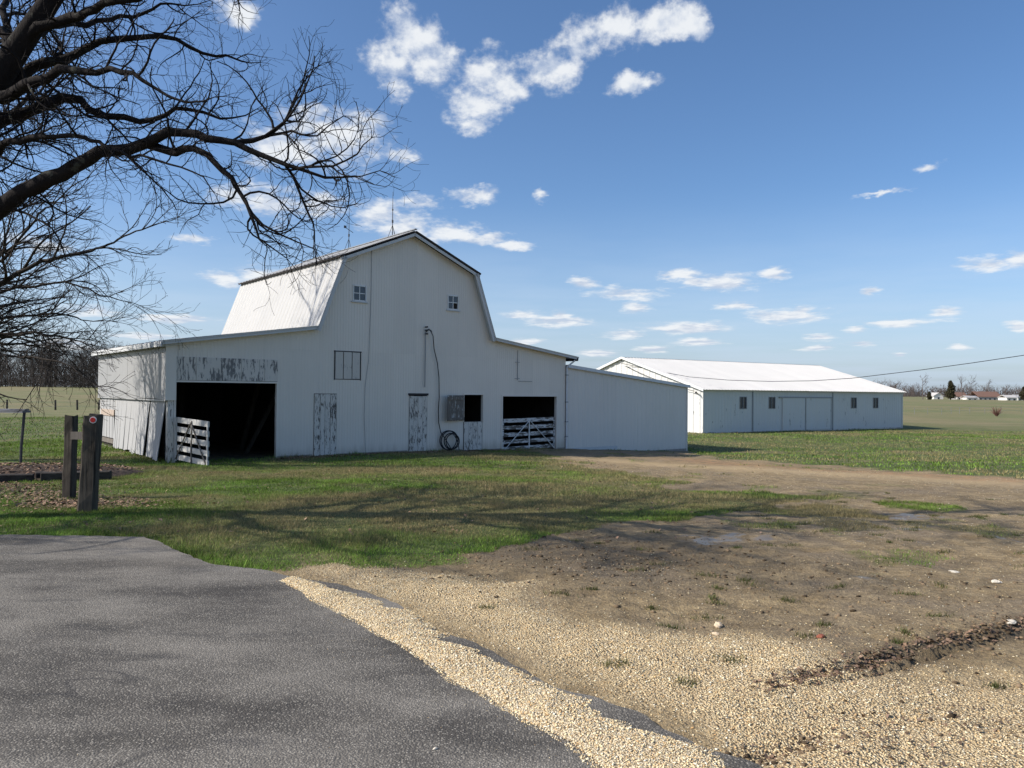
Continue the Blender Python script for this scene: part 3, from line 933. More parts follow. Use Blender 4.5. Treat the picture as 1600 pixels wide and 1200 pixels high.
q = resample(RUT, 600)
i = rng.integers(210, 600, 1500)
i[500:] = rng.integers(280, 600, 1000)
of_ = rng.normal(.035, .05, 1500) * rng.choice([1, 1, 2.5], 1500) + (fbm(q[i, 0], q[i, 1], 4.0, 3, 3) - .5) * .16
cx = q[i, 0] - .48 * of_; cy = q[i, 1] + .87 * of_
cs = .004 + .016 * rng.uniform(0, 1, 1500) ** 2.5
n = 900
mx, my = rng.normal(.9, 1.1, n), rng.normal(7.6, .75, n)
q2_ = resample(RUT2, 200); i2 = rng.integers(60, 200, 200)
q2_ = q2_ + rng.normal(0, .045, q2_.shape)
cx = np.r_[cx, mx, q2_[i2, 0] + rng.normal(0, .03, 200), rng.uniform(1.8, 4.5, 160)]
cy = np.r_[cy, my, q2_[i2, 1] + rng.normal(0, .03, 200), rng.uniform(3.6, 7.5, 160)]
cs = np.r_[cs, .005 + .014 * rng.uniform(0, 1, n) ** 2, (.003 + .012 * rng.uniform(0, 1, 200) ** 2.5), rng.uniform(.006, .02, 160)]
k = (sdpoly(cx, cy, SLAB) > .05) & (sdpoly(cx, cy, DIRT) < .3)
k[200:1000] = False
v, f = clods(cx[k], cy[k], cs[k])
ct = np.array([.15, .108, .068]) * rng.uniform(.35, 1.6, (k.sum(), 1))
M['clod'] = mat_attr('dark soil clods', rough=.95, spec=.1)
co = array_mesh('soil_clods', v, f, M['clod'], tint=np.repeat(ct, len(IV), axis=0))
tag(co, 'dark broken sod and mud clods along the rut and lawn edge', 'soil', kind='stuff')


# ------------------------------------------------------------------ single rocks
def rock(x, y, size, col, label, cat='rock', group=None, squash=.6, z=None):
    b_ = bmesh.new()
    bmesh.ops.create_icosphere(b_, subdivisions=3, radius=1)
    ph = random.uniform(0, 50)
    for v in b_.verts:
        d = v.co.normalized()
        k = .55 + .95 * float(fbm(np.array([d.x * 1.6 + ph]), np.array([d.y * 1.6 + d.z * 1.7]), 1.0, 7, 4)[0])
        v.co = Vector((d.x * 1.25, d.y * .85, d.z * squash)) * k * size
    me_ = bpy.data.meshes.new('rock')
    b_.to_mesh(me_)
    b_.free()
    me_.materials.append(col)
    o = bpy.data.objects.new('rock' if cat == 'rock' else 'brick_fragment', me_)
    COL.objects.link(o)
    o.location = (x, y, (gz(x, y) if z is None else z) + size * squash * .45)
    o.rotation_euler = (0, 0, random.uniform(0, 6))
    tag(o, label, cat, group)


M['rock_tan'] = mat_plain('tan limestone', (.58, .46, .32), .9, var=.3, scale=20)
M['rock_white'] = mat_plain('white limestone', (.56, .51, .42), .9, var=.25, scale=20)
M['brickred'] = mat_plain('red brick', (.26, .09, .055), .9, var=.3, scale=20)
rock(1.47, 5.43, .034, M['rock_tan'], 'larger tan rock on the mud, above its smaller neighbour')
rock(1.41, 5.27, .022, M['rock_tan'], 'small tan rock just below the larger tan rock on the mud')
rock(4.21, 7.30, .036, M['rock_white'], 'flat white rock on the dirt at right, left of the round white one', squash=.3)
rock(4.32, 6.84, .030, M['rock_white'], 'round white rock on the dirt near the right edge')
rock(3.56, 5.47, .034, M['rock_white'], 'pale rock on the bank top above the rut', squash=.4)
rock(-.33, 3.48, .009, M['rock_white'], 'lone white pebble low on the asphalt', z=.004)
rock(-.45, 4.55, .012, M['rock_white'], 'white pebble on the asphalt just beside the gravel strip', z=.004)
rock(2.07, 5.12, .026, M['brickred'], 'red brick fragment in the dirt right of the gravel', 'brick')

# ------------------------------------------------------------------ ribbed sheet helper
def ribbed(parent, name, frame, a0, a1, zlo, zhi, mat, holes=(), pitch=.1, depth=.0045, sheet=.9, rows=(), extra=(), proud=.003):
    """vertical ribbed sheets; frame(a, out, z) -> local point; one object for each sheet"""
    ncol = max(1, round((a1 - a0) / sheet))
    ed = np.linspace(a0, a1, ncol + 1)
    hs = sorted(set([h[0] for h in holes] + [h[1] for h in holes] + list(extra)))
    prof_ = ((0, 0), (.30, 0), (.42, 1), (.62, 1), (.74, 0))
    for ci in range(ncol):
        A, B = ed[ci], ed[ci + 1]
        sm = [(A, 0.0), (B, 0.0)]
        npit = max(1, round((B - A) / pitch))
        pp = (B - A) / npit
        for k in range(npit):
            for fr, o_ in prof_:
                sm.append((A + (k + fr) * pp, o_))
        base = sorted(set((round(a, 5), o_) for a, o_ in sm))
        aa = [a for a, _ in base]; oo = [o_ for _, o_ in base]
        for h in hs:
            if A < h < B:
                sm.append((h, float(np.interp(h, aa, oo))))
        sm = sorted(set((round(a, 5), o_) for a, o_ in sm))
        levels = [-99.0] + list(rows) + [99.0]
        for ri in range(len(levels) - 1):
            l0, l1 = levels[ri], levels[ri + 1]
            mb = MB()
            lift = (ci % 2) * proud * .5 + (ri % 2) * proud
            for (p0, o0), (p1, o1) in zip(sm[:-1], sm[1:]):
                if p1 - p0 < 1e-4: continue
                mid_ = (p0 + p1) / 2
                lo0, lo1 = max(zlo(p0), l0 - .02), max(zlo(p1), l0 - .02)
                hi0, hi1 = min(zhi(p0), l1), min(zhi(p1), l1)
                segs = [(lo0, lo1, hi0, hi1)]
                for (h0, h1, z0, z1) in holes:
                    if h0 < mid_ < h1:
                        ns = []
                        for (q0, q1, r0, r1) in segs:
                            if z0 > min(q0, q1): ns.append((q0, q1, min(r0, z0), min(r1, z0)))
                            if z1 < max(r0, r1): ns.append((max(q0, z1), max(q1, z1), r0, r1))
                        segs = ns
                for (q0, q1, r0, r1) in segs:
                    if r0 - q0 < .004 and r1 - q1 < .004: continue
                    r0, r1 = max(r0, q0), max(r1, q1)
                    mb.add([frame(p0, o0 * depth + lift, q0), frame(p1, o1 * depth + lift, q1), frame(p1, o1 * depth + lift, r1), frame(p0, o0 * depth + lift, r0)], [(0, 1, 2, 3)])
            if mb.f:
                mb.build(name, mat, parent)


def roof_sheets(parent, name, O, U, Vv, N, ulen, vlen, mat, pitch=.2, depth=.016, sheet=.8):
    O, U, Vv, N = Vector(O), Vector(U), Vector(Vv), Vector(N)
    ncol = max(1, round(ulen / sheet))
    for ci in range(ncol):
        A, B = ulen * ci / ncol, ulen * (ci + 1) / ncol
        npit = max(1, round((B - A) / pitch))
        pp = (B - A) / npit
        ss = []
        for k in range(npit):
            for fr, o_ in ((0, 0), (.55, 0), (.65, 1), (.85, 1), (.95, 0)):
                ss.append((A + (k + fr) * pp, o_ * depth))
        ss.append((B, 0))
        mb = MB()
        lift = (ci % 2) * .003
        e1, e2 = random.uniform(-.012, .012), random.uniform(-.01, .01)
        for (p0, o0), (p1, o1) in zip(ss[:-1], ss[1:]):
            mb.add([O + U * p0 + N * (o0 + lift) - Vv * e2, O + U * p1 + N * (o1 + lift) - Vv * e2, O + U * p1 + Vv * (vlen + e1) + N * (o1 + lift), O + U * p0 + Vv * (vlen + e1) + N * (o0 + lift)], [(0, 1, 2, 3)])
        mb.build(name, mat, parent)


# ================================================================== the gambrel barn
barn = empty('barn', (BARN_O[0], BARN_O[1], 0), BARN_A)
tag(barn, 'large white gambrel roofed barn with lean-tos, dark door openings and flaking doors', 'barn')
DEP = 8.5
RP = [(-.27, 2.90), (4.37, 3.60), (5.24, 5.94), (7.89, 7.06), (10.57, 5.94), (11.42, 3.60), (15.74, 3.03)]


def rz(s):
    return float(np.interp(s, [q[0] for q in RP], [q[1] for q in RP]))


def gsl(s, y=0.0):      # local ground height along the barn
    x_, y_ = barn_w(s, y)
    return gz(x_, y_)


OPEN_L = (.18, 3.12, -9, 1.80)
OPEN_R = (12.03, 14.81, -9, 1.44)
HATCH = (10.22, 11.08, .53, 1.49)
WIN = [(5.67, 6.16, 4.55, 5.09), (9.44, 9.92, 4.55, 5.09)]
HALF = (10.20, 11.08, -9, .50)
DOOR1 = (4.35, 5.14, -9, 1.50)
DOOR2 = (7.87, 8.62, -9, 1.52)
UHATCH = (5.05, 5.98, 1.96, 2.87)
holes = [OPEN_L, OPEN_R, (10.20, 11.08, -9, 1.49)] + WIN + [DOOR1, DOOR2, UHATCH, (.12, 3.15, 1.80, 2.52)]
ribbed(barn, 'siding_sheet', lambda a, o, z: (a, -o, z), 0.0, 15.32, lambda s: -.95, lambda s: rz(s) - .03, M['siding'], holes=holes, rows=(2.9,), extra=[q[0] for q in RP[1:-1]])
# foundation line under the front
for (s0, s1) in ((3.15, 4.3), (5.2, 7.8), (8.7, 10.15), (11.12, 11.98), (14.86, 15.3)):
    MB().box(s0, s1, -.03, .1, -1.1, gsl((s0 + s1) / 2) + .05).build('footing', M['concrete'], barn)
# back and right walls
ribbed(barn, 'siding_sheet', lambda a, o, z: (a, DEP + o, z), 0.0, 15.32, lambda s: -1.1, lambda s: rz(s) - .03, M['siding'], pitch=.45, sheet=3.8, extra=[q[0] for q in RP[1:-1]])
ribbed(barn, 'siding_sheet', lambda a, o, z: (15.32 + o, a, z), 0.0, DEP, lambda s: -1.2, lambda s: rz(15.32) - .03, M['siding'], pitch=.45, sheet=2.8)
# dark liner and partitions added so the white sheets bounce no light inside
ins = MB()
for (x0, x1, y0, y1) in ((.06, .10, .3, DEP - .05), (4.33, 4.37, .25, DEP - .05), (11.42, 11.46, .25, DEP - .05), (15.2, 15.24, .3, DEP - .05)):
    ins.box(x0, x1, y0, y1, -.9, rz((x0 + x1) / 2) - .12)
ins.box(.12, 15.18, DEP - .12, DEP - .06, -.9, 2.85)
ins.build('dark_inner_liner', M['dark'], barn)
MB().beam((3.6, 4.2, -.5), (4.2, 4.2, 1.9), .14, .14, (0, 1, 0)).build('brace', M['post'], barn)
MB().beam((3.1, 2.4, -.5), (4.25, 2.4, 1.7), .12, .12, (0, 1, 0)).build('brace', M['post'], barn)
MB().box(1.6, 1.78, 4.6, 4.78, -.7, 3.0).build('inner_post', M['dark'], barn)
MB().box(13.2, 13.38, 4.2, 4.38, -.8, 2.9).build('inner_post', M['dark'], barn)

# opening frames
def frame_trim(name, s0, s1, z0, z1, wd=.07, mat=None, sill=False):
    mat = mat or M['siding']
    MB().box(s0 - wd, s0, -.030, .10, z0, z1 + wd).build(name, mat, barn)
    MB().box(s1, s1 + wd, -.030, .10, z0, z1 + wd).build(name, mat, barn)
    MB().box(s0, s1, -.028, .10, z1, z1 + wd).build(name, mat, barn)
    if sill: MB().box(s0 - wd - .02, s1 + wd + .02, -.06, .10, z0 - wd, z0).build(name, mat, barn)


frame_trim('door_frame', 3.12 - 2.94, 3.12, -.75, 1.80, .05)
frame_trim('door_frame', 12.03, 14.81, -.85, 1.44, .06)
frame_trim('hatch_frame', 10.22, 11.08, .50, 1.49, .045)
# plywood over the big opening
e = [.12, .72, 1.42, 2.02, 2.72, 3.15]
for i in range(5):
    MB().box(e[i] + .004, e[i + 1] - .004, -.032 - .004 * (i % 2), .01, 1.86, 2.52).build('plywood_panel', M['ply'], barn)


def board_door(name, s0, s1, z0, z1, n, mat, battens=(), y=-.025, gap=.012):
    d = MB().box(s0, s1, .02, .05, z0, z1).build(name, M['dark'], barn)
    e_ = np.linspace(s0, s1, n + 1) + np.r_[0, rng.uniform(-.02, .02, n - 1), 0]
    for i in range(n):
        dz0, dz1 = rng.uniform(-.02, .02), rng.uniform(-.012, .0)
        yy = y + rng.uniform(-.008, .008)
        MB().box(e_[i] + gap / 2, e_[i + 1] - gap / 2, yy, yy + .025, z0 + dz0, z1 + dz1).build('board', mat, d)
    for zb in battens:
        MB().box(s0 + .03, s1 - .03, y - .03, y - .009, zb - .05, zb + .05).build('batten', mat, d)
    return d


board_door('door', 4.36, 5.13, -.55, 1.49, 4, M['peel'])
board_door('door', 7.88, 8.61, -.52, 1.44, 4, M['peel'], y=-.02)
MB().box(7.84, 8.65, -.045, .0, 1.46, 1.53).build('header_gap_shade', M['roofedge'], barn)  # dark strip standing in for the shaded gap above the door
board_door('half_door', 10.22, 11.06, -.55, .50, 4, M['peel'])
M['hatchgrey'] = mat_peel('greyed hatch boards', .36, paint=(.66, .62, .56), wood=(.22, .21, .20))
board_door('loft_hatch', 5.06, 5.97, 1.97, 2.86, 3, M['hatchgrey'], gap=.03)
for (a_, b_, z0, z1) in ((5.035, 5.055, 1.94, 2.90), (5.975, 5.995, 1.94, 2.90)):
    MB().box(a_, b_, -.022, .02, z0, z1).build('hatch_trim', M['darkmetal'], barn)
MB().box(5.02, 6.01, -.024, .02, 2.865, 2.895).build('hatch_trim', M['darkmetal'], barn)
# outline of the small closed hay door at right
MB().box(12.743, 12.757, -.026, .0, 2.07, 3.22).build('hinge_rod', M['greymetal'], barn)
for zz_ in (2.12, 2.75):
    MB().box(12.62, 12.86, -.03, .0, zz_, zz_ + .018).build('hinge_strap', M['greymetal'], barn)
MB().box(12.8, 13.5, -.024, .0, 2.02, 2.04).build('hay_door_edge', M['greymetal'], barn)
# shutter swung open to the left of the hatch
sh = empty('shutter', (10.20, -.03, 0), rad(180 + 14))
sh.parent = barn
for i in range(4):
    MB().box(.01 + i * .225, .01 + i * .225 + .218, -.012, .012, .55, 1.47).build('board', M['peel_heavy'], sh)
for zb in (.62, 1.36):
    MB().box(.02, .90, .012, .04, zb - .05, zb + .05).build('batten', M['peel_heavy'], sh)
# gable windows
for (s0, s1, z0, z1) in WIN:
    wdw = MB().box(s0, s1, .03, .04, z0, z1).build('window', M['dark'], barn)
    fr = MB()
    for (a_, b_, c_, d_) in ((s0, s0 + .032, z0, z1), (s1 - .032, s1, z0, z1), (s0 + .045, s1 - .045, z1 - .045, z1), (s0 + .045, s1 - .045, z0, z0 + .045)):
        fr.box(a_, b_, -.035, .028, c_, d_)
    fr.build('window_frame', M['white'], wdw)
    mx_, mz_ = (s0 + s1) / 2, (z0 + z1) / 2
    MB().box(mx_ - .014, mx_ + .014, -.02, .012, z0 + .045, z1 - .045).build('mullion', M['white'], wdw)
    MB().box(s0 + .045, mx_ - .014, -.018, .01, mz_ - .014, mz_ + .014).box(mx_ + .014, s1 - .045, -.018, .01, mz_ - .014, mz_ + .014).build('mullion', M['white'], wdw)
    broken = s0 > 9
    for ix, (a_, b_) in enumerate(((s0 + .045, mx_ - .014), (mx_ + .014, s1 - .045))):
        for iz, (c_, d_) in enumerate(((z0 + .045, mz_ - .014), (mz_ + .014, z1 - .045))):
            if broken and ix == 1 and iz == 0: continue
            MB().box(a_, b_, -.006, .0, c_, d_).build('pane', M['glass'], wdw)
    MB().box(s0 - .06, s1 + .06, -.06, .0, z0 - .04, z0).build('window_sill', M['trim'], wdw)

# left side wall: metal above, whitewashed boards below
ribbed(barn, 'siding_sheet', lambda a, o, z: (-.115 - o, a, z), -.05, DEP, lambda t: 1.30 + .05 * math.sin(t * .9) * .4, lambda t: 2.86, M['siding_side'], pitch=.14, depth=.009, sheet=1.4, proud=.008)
MB().box(-.125, -.11, -.05, DEP, 1.255, 1.30).build('drip_edge', M['siding_side'], barn)
MB().box(-.128, .17, -.075, -.052, 1.28, 2.86).build('corner_trim', M['siding'], barn)
for t0 in (5.95, 8.3):
    MB().box(-.05, .03, t0, t0 + .16, -.9, 1.30).build('wall_post', M['peel_light'], barn)
MB().box(-.045, .12, -.03, .14, -.9, 1.28).build('corner_post', M['peel'], barn)
# small door bay
for i in range(9):
    t0 = 6.15 + i * .236
    MB().box(-.055 - .01 * (i % 2), -.03, t0, t0 + .225, .86, 1.30).build('board', M['sideboard'], barn)
sd_ = MB().box(-.02, .0, 6.25, 8.2, -.45, .80).build('side_door', M['dark'], barn)
for i in range(9):
    t0 = 6.28 + i * .21
    MB().box(-.050 - .008 * (i % 2), -.025, t0, t0 + .20, -.12, .62).build('board', M['sideboard'], sd_)
MB().box(-.075, -.03, 6.2, 8.2, .64, .86).build('lintel', M['tan'], barn)
MB().box(-.085, -.03, 6.2, 8.25, -.30, -.15).build('sill_beam', M['peel_heavy'], barn)
MB().box(-.09, .02, 6.1, 8.45, -1.0, -.42).build('footing', M['concrete'], barn)
# two big warped board panels leaning out at the foot
for (t0, t1, n, out0, out1) in ((1.78, 5.95, 20, .16, .07), (.12, 1.66, 8, .24, .13)):
    pn = MB().box(-.03, -.01, t0, t1, -.3, 1.28).build('wall_panel', M['dark'], barn)
    wd = (t1 - t0) / n
    for i in range(n):
        a_ = t0 + i * wd
        fr = i / (n - 1)
        o = out0 * (1 - fr) + out1 * fr + rng.uniform(-.018, .018)
        zb = gsl(0, a_ + wd / 2) + .03 + rng.uniform(0, .06) + (.05 if 0.4 < fr < .55 else 0)
        zt = 1.285
        b0, b1 = a_ + .003, a_ + wd - .003
        sk = rng.uniform(-.012, .012) + (.10 * (1 - fr) if t0 < 1 else -.05 * (1 - fr))
        B_ = [(-.055 - o, b0 - sk * .6, zb), (-.055 - o, b1 - sk * .6, zb), (-.032 - o, b1 - sk * .6, zb), (-.032 - o, b0 - sk * .6, zb)]
        T_ = [(-.050, b0 + sk * .4, zt), (-.050, b1 + sk * .4, zt), (-.034, b1 + sk * .4, zt), (-.034, b0 + sk * .4, zt)]
        MB().hexa(B_, T_).build('board', M['sideboard'], pn)


# roofs
def roof_slab(p, q, th=.055, y0=-.28, y1=DEP + .28, name='roof', mat=None, lift=0.0):
    (s0, z0), (s1, z1) = p, q
    d = Vector((s1 - s0, 0, z1 - z0)).normalized()
    n_ = Vector((-d.z, 0, d.x))
    if n_.z < 0: n_ = -n_
    a, b = Vector((s0, 0, z0)) + n_ * lift, Vector((s1, 0, z1)) + n_ * lift
    mb = MB()
    mb.hexa([a + Vector((0, y0, 0)), b + Vector((0, y0, 0)), b + Vector((0, y1, 0)), a + Vector((0, y1, 0))],
            [a + n_ * th + Vector((0, y0, 0)), b + n_ * th + Vector((0, y0, 0)), b + n_ * th + Vector((0, y1, 0)), a + n_ * th + Vector((0, y1, 0))])
    return mb.build(name, mat or M['roofedge'], barn), n_, d


def ext(p, q, a, b):      # lengthen a roof segment at both ends
    d = np.array(q) - np.array(p)
    d = d / np.linalg.norm(d)
    return tuple(np.array(p) - d * a), tuple(np.array(q) + d * b)


YL = DEP + .56
segs = [ext(RP[0], RP[1], 0, .0), ext(RP[1], RP[2], .10, 0), ext(RP[2], RP[3], .16, 0), ext(RP[3], RP[4], 0, .16), ext(RP[4], RP[5], 0, .10), ext(RP[5], RP[6], 0, .06)]
for i, (pA, pB) in enumerate(segs):
    lift = .03 if i in (2, 3) else 0.0
    so, n_, d = roof_slab(pA, pB, th=(.045 if i in (2, 3) else .04), lift=lift, mat=M['roofedge'] if i in (2, 3) else M['trim'])
    L = math.dist(pA, pB)
    o3 = Vector((pA[0], -.30, pA[1])) + n_ * ((.048 if i in (2, 3) else .043) + lift)
    if i in (1, 2):
        roof_sheets(so, 'roof_sheet', o3, (0, 1, 0), d, n_, YL + .04, L, M['roofmetal'], pitch=.30, depth=.020, sheet=.62)
    else:
        roof_sheets(so, 'roof_sheet', o3, (0, 1, 0), d, n_, YL + .04, L, M['roofmetal'], pitch=.45, sheet=2.3)
    # rake board under the front edge
    rb = MB()
    a = Vector((pA[0], 0, pA[1])); b_ = Vector((pB[0], 0, pB[1]))
    if i == 2: b_ = b_ - d * .0
    wdt = .10 if i not in (0, 5) else .07
    rb.hexa([a + Vector((0, -.265, 0)) - n_ * wdt, b_ + Vector((0, -.265, 0)) - n_ * wdt, b_ + Vector((0, -.235, 0)) - n_ * wdt, a + Vector((0, -.235, 0)) - n_ * wdt],
            [a + Vector((0, -.265, 0)) - n_ * .003, b_ + Vector((0, -.265, 0)) - n_ * .003, b_ + Vector((0, -.235, 0)) - n_ * .003, a + Vector((0, -.235, 0)) - n_ * .003])
    rb.build('rake_board', M['trim'], barn)
MB().box(-.31, -.275, -.28, DEP + .28, 2.78, 2.915).build('fascia', M['trim'], barn)
for i in range(9):
    t = -.1 + i * 1.05
    MB().beam((-.27, t, 2.82), (.3, t, 2.91), .05, .10).build('rafter_tail', M['trim'], barn)
MB().box(15.70, 15.76, -.28, DEP + .28, 2.90, 3.02).build('fascia', M['roofedge'], barn)
MB().beam((7.89, -.31, 7.185), (7.89, DEP + .3, 7.185), .10, .03).build('ridge_cap', M['greymetal'], barn)

# lightning rods on the ridge
for k, (t, ztop) in enumerate(((1.27, 8.78), (4.6, 8.92), (7.78, 8.68))):
    zr = 7.16
    rd = MB().tube([(7.89, t, zr), (7.89, t, zr + .8), (7.89, t, ztop)], [.016, .014, .006], 6).build('lightning_rod', M['darkmetal'], barn)
    for dx, dy in ((.16, .06), (-.16, .06), (0, -.22)):
        MB().tube([(7.89 + dx, t + dy, zr - .06), (7.89, t, zr + .42)], .009, 5).build('rod_leg', M['darkmetal'], rd)
    MB().tube([(7.89, t, zr + .50), (7.89, t, zr + .60)], [.032, .032], 6).build('rod_ball', M['darkmetal'], rd)
    if k == 0: MB().tube([(7.89, t, zr + .94), (7.89, t, zr + 1.0)], [.028, .028], 6).build('rod_ball', M['darkmetal'], rd)
    if k == 1:
        MB().tube([(7.65, t - .12, zr + .82), (8.12, t + .10, zr + .70)], .012, 5).build('vane_arm', M['darkmetal'], rd)
        MB().box(7.60, 7.70, t - .14, t - .13, zr + .78, zr + .88).build('vane_tail', M['darkmetal'], rd)
# lightning cable down the gable
MB().tube([(6.35, -.02, 6.30), (6.34, -.025, 5.0), (6.32, -.02, 3.96), (6.27, -.03, 2.6), (6.16, -.022, 1.8), (6.13, -.03, .8), (6.20, -.022, -.5)], .007, 5).build('ground_cable', M['greymetal'], barn)
# service mast
MB().tube([(8.48, -.06, 1.75), (8.49, -.06, 3.70)], .018, 6).build('service_mast', M['greymetal'], barn)
for zz_ in (3.62, 3.75, 3.86):
    MB().tube([(8.49, -.02, zz_), (8.50, -.16, zz_)], [.02, .032], 6).build('insulator', M['darkmetal'], barn)
MB().tube([(8.49, -.08, 3.70), (8.56, -.16, 3.78), (8.66, -.18, 3.70)], .03, 6).build('weatherhead', M['darkmetal'], barn)
# downspout at the right corner
MB().tube([(15.66, -.2, 2.93), (15.55, -.10, 2.80), (15.34, -.06, 2.66), (15.34, -.06, -.70), (15.40, -.18, -.80)], .035, 7).build('downspout', M['whitemetal'], barn)
for zz_ in (2.3, 1.2, .4, -.2):
    MB().box(15.28, 15.40, -.10, -.02, zz_, zz_ + .04).build('spout_strap', M['greymetal'], barn)

# black cable hanging from the mast, coiled at the foot of the wall
cb = empty('cable', (*barn_w(9.4, -.12), 0), BARN_A)
tag(cb, 'black cable hanging from the service mast into a coil by the barn wall', 'cable')
path = [(8.66, 3.70), (8.74, 3.55), (8.83, 3.11), (8.98, 2.6), (9.05, 2.1), (9.07, 1.41), (9.04, .9), (9.06, .5), (9.15, .15), (9.3, -.02), (9.5, -.3), (9.62, -.47)]
MB().tube([(s - 9.4, .03 - (.06 if z > 3.3 else .0), z) for s, z in path], .017, 6).build('hanging_cable', M['cable'], cb, smooth=True)
for k in range(4):
    r_ = .38 - .03 * k + random.uniform(-.02, .02)
    cxk, czk = 9.46 + .04 * k - 9.4, -.14 - .015 * k
    MB().tube([(cxk + r_ * math.cos(a), .0 - .035 * k, czk + r_ * .94 * math.sin(a)) for a in np.linspace(0, 2 * math.pi, 29)], .020, 6, cap=False).build('coil', M['cable'], cb, smooth=True)
MB().tube([(.25, -.02, .1), (.42, -.04, -.15), (.48, -.05, -.36), (.5, -.06, -.5)], .014, 5).build('cable_end', M['cable'], cb, smooth=True)


# board gates
def gate(label, loc, rz_, L, H_, sag, mat, bottom, bmat):
    gt = empty('board_gate', loc, rz_)
    tag(gt, label, 'gate', 'slatted gates on the barn')
    for i in range(5):
        z0 = bottom + .04 + i * (H_ - .16) / 4
        bw = .15
        sg_ = sag * 1.0
        mb = MB()
        mb.hexa([(0, -.012, z0), (L, -.012, z0 - sg_), (L, .012, z0 - sg_), (0, .012, z0)],
                [(0, -.012, z0 + bw), (L, -.012, z0 + bw - sg_ + rng.uniform(-.01, .01)), (L, .012, z0 + bw - sg_), (0, .012, z0 + bw)])
        mb.build('rail', mat, gt)
    for xx in (.03, L - .03):
        so_ = -sag * xx / L
        MB().box(xx - .03, xx + .03, -.04, -.014, bottom + so_, bottom + H_ + .02 + so_).build('stile', mat, gt)
    sm = -sag / 2
    MB().box(L / 2 - .022, L / 2 + .022, -.036, -.014, bottom + sm, bottom + H_ - .02 + sm).build('brace', bmat, gt)
    for xe in (.05, L - .05):
        MB().beam((L / 2, -.045, bottom + H_ - .06 + sm), (xe, -.045, bottom + .05 - sag * xe / L), .018, .035, (0, 1, 0)).build('brace', bmat, gt)
    return gt


gate('white slatted gate standing open beside the big dark doorway', (*barn_w(.20, -.05), 0), rad(-43), 1.98, 1.20, .06, M['peel_light'], -.42, M['peel_heavy'])
gate('flaking slatted gate closed across the right barn doorway', (*barn_w(12.07, .06), 0), BARN_A, 2.70, 1.24, -.05, M['peel_h'], -.70, M['white'])

# ================================================================== annex beside the barn
ann = empty('annex', (*barn_w(15.42, 0), 0), BARN_A)
tag(ann, 'windowless white ribbed metal annex sloping down at the barn right end', 'annex')
AL = 7.82
ribbed(ann, 'siding_sheet', lambda a, o, z: (a, -o, z), .0, AL, lambda s: -1.05 if s < 2.6 else -1.35, lambda s: 2.68 - .093 * s, M['annex'], pitch=.23, depth=.012, sheet=.92)
ribbed(ann, 'siding_sheet', lambda a, o, z: (AL + o, a, z), .0, 8.0, lambda s: -1.5, lambda s: 2.68 - .093 * AL, M['annex'], pitch=.46, sheet=2.6)
ribbed(ann, 'siding_sheet', lambda a, o, z: (a, 8.0 + o, z), .0, AL, lambda s: -1.4, lambda s: 2.68 - .093 * s, M['annex'], pitch=.46, sheet=2.6)
MB().box(AL - .05, AL + .02, -.035, .06, -1.45, 2.68 - .093 * AL).build('corner_trim', M['annex'], ann)
MB().box(.3, 3.0, -.03, -.015, -1.0, gsl(15.42 + 1.6) + .12).build('base_board', M['trim'], ann)
MB().box(3.0, AL, -.02, .05, -1.6, -.98).build('footing', M['concrete'], ann)
MB().hexa([(-.05, -.10, 2.695), (AL + .10, -.10, 2.695 - .093 * (AL + .15)), (AL + .10, 8.1, 2.695 - .093 * (AL + .15)), (-.05, 8.1, 2.695)],
          [(-.05, -.10, 2.74), (AL + .10, -.10, 2.74 - .093 * (AL + .15)), (AL + .10, 8.1, 2.74 - .093 * (AL + .15)), (-.05, 8.1, 2.74)]).build('roof', M['roofmetal'], ann)
MB().hexa([(-.05, -.125, 2.62), (AL + .10, -.125, 2.62 - .093 * (AL + .15)), (AL + .10, -.103, 2.62 - .093 * (AL + .15)), (-.05, -.103, 2.62)],
          [(-.05, -.125, 2.755), (AL + .10, -.125, 2.755 - .093 * (AL + .15)), (AL + .10, -.103, 2.755 - .093 * (AL + .15)), (-.05, -.103, 2.755)]).build('rake_trim', M['whitemetal'], ann)

# ================================================================== long machine shed
SA = rad(32.3)
shed = empty('machine_shed', (12.71, 51.06, 0), SA)
tag(shed, 'long low white metal machine shed with sliding doors standing in the field behind', 'shed')
SL, SW, SE, SR, SB = 23.05, 16.1, 1.92, 4.24, -1.08
m, g = material('pale shed metal with peeled patches')
c = ocoord(g, False)
n = g.math('ADD', g.noise(g.vmath('MULTIPLY', c, (6, 6, 1.1)), 1.0, 6.0, .72), g.math('MULTIPLY', g.math('SUBTRACT', g.noise(c, .55, 2.0), .5), .22))
b_ = g.noise(c, .5, 4.0)
cc = g.mix(b_, (.57, .56, .53), (.65, .635, .60))
cc = g.mix(g.ramp(g.noise(g.vmath('MULTIPLY', c, (7, 7, .5)), 1.0, 3.0), .35, .75), cc, g.mix(.5, cc, (.60, .62, .63)))
cc = g.mix(g.ramp(n, .645, .665), cc, (.11, .105, .10))
finish(g, cc, .5, b_, .02, .2)
M['shedpeel'] = m
swin = [(3.88, .64), (6.87, .64), (16.48, .64), (19.34, .64)]
sholes = [(s - w_ / 2, s + w_ / 2, .62, 1.40) for s, w_ in swin]
ribbed(shed, 'siding_sheet', lambda a, o, z: (a, -o, z), 0, SL, lambda s: SB - .12, lambda s: SE, M['shedpeel'], holes=sholes, pitch=.3, depth=.012, sheet=1.2)
ribbed(shed, 'siding_sheet', lambda a, o, z: (-o, a, z), 0, SW, lambda t: SB - .15, lambda t: SE + (SR - SE) * (1 - abs(t - SW / 2) / (SW / 2)), M['shedpeel'], pitch=.6, depth=.045, sheet=1.2, extra=[SW / 2], proud=.01)
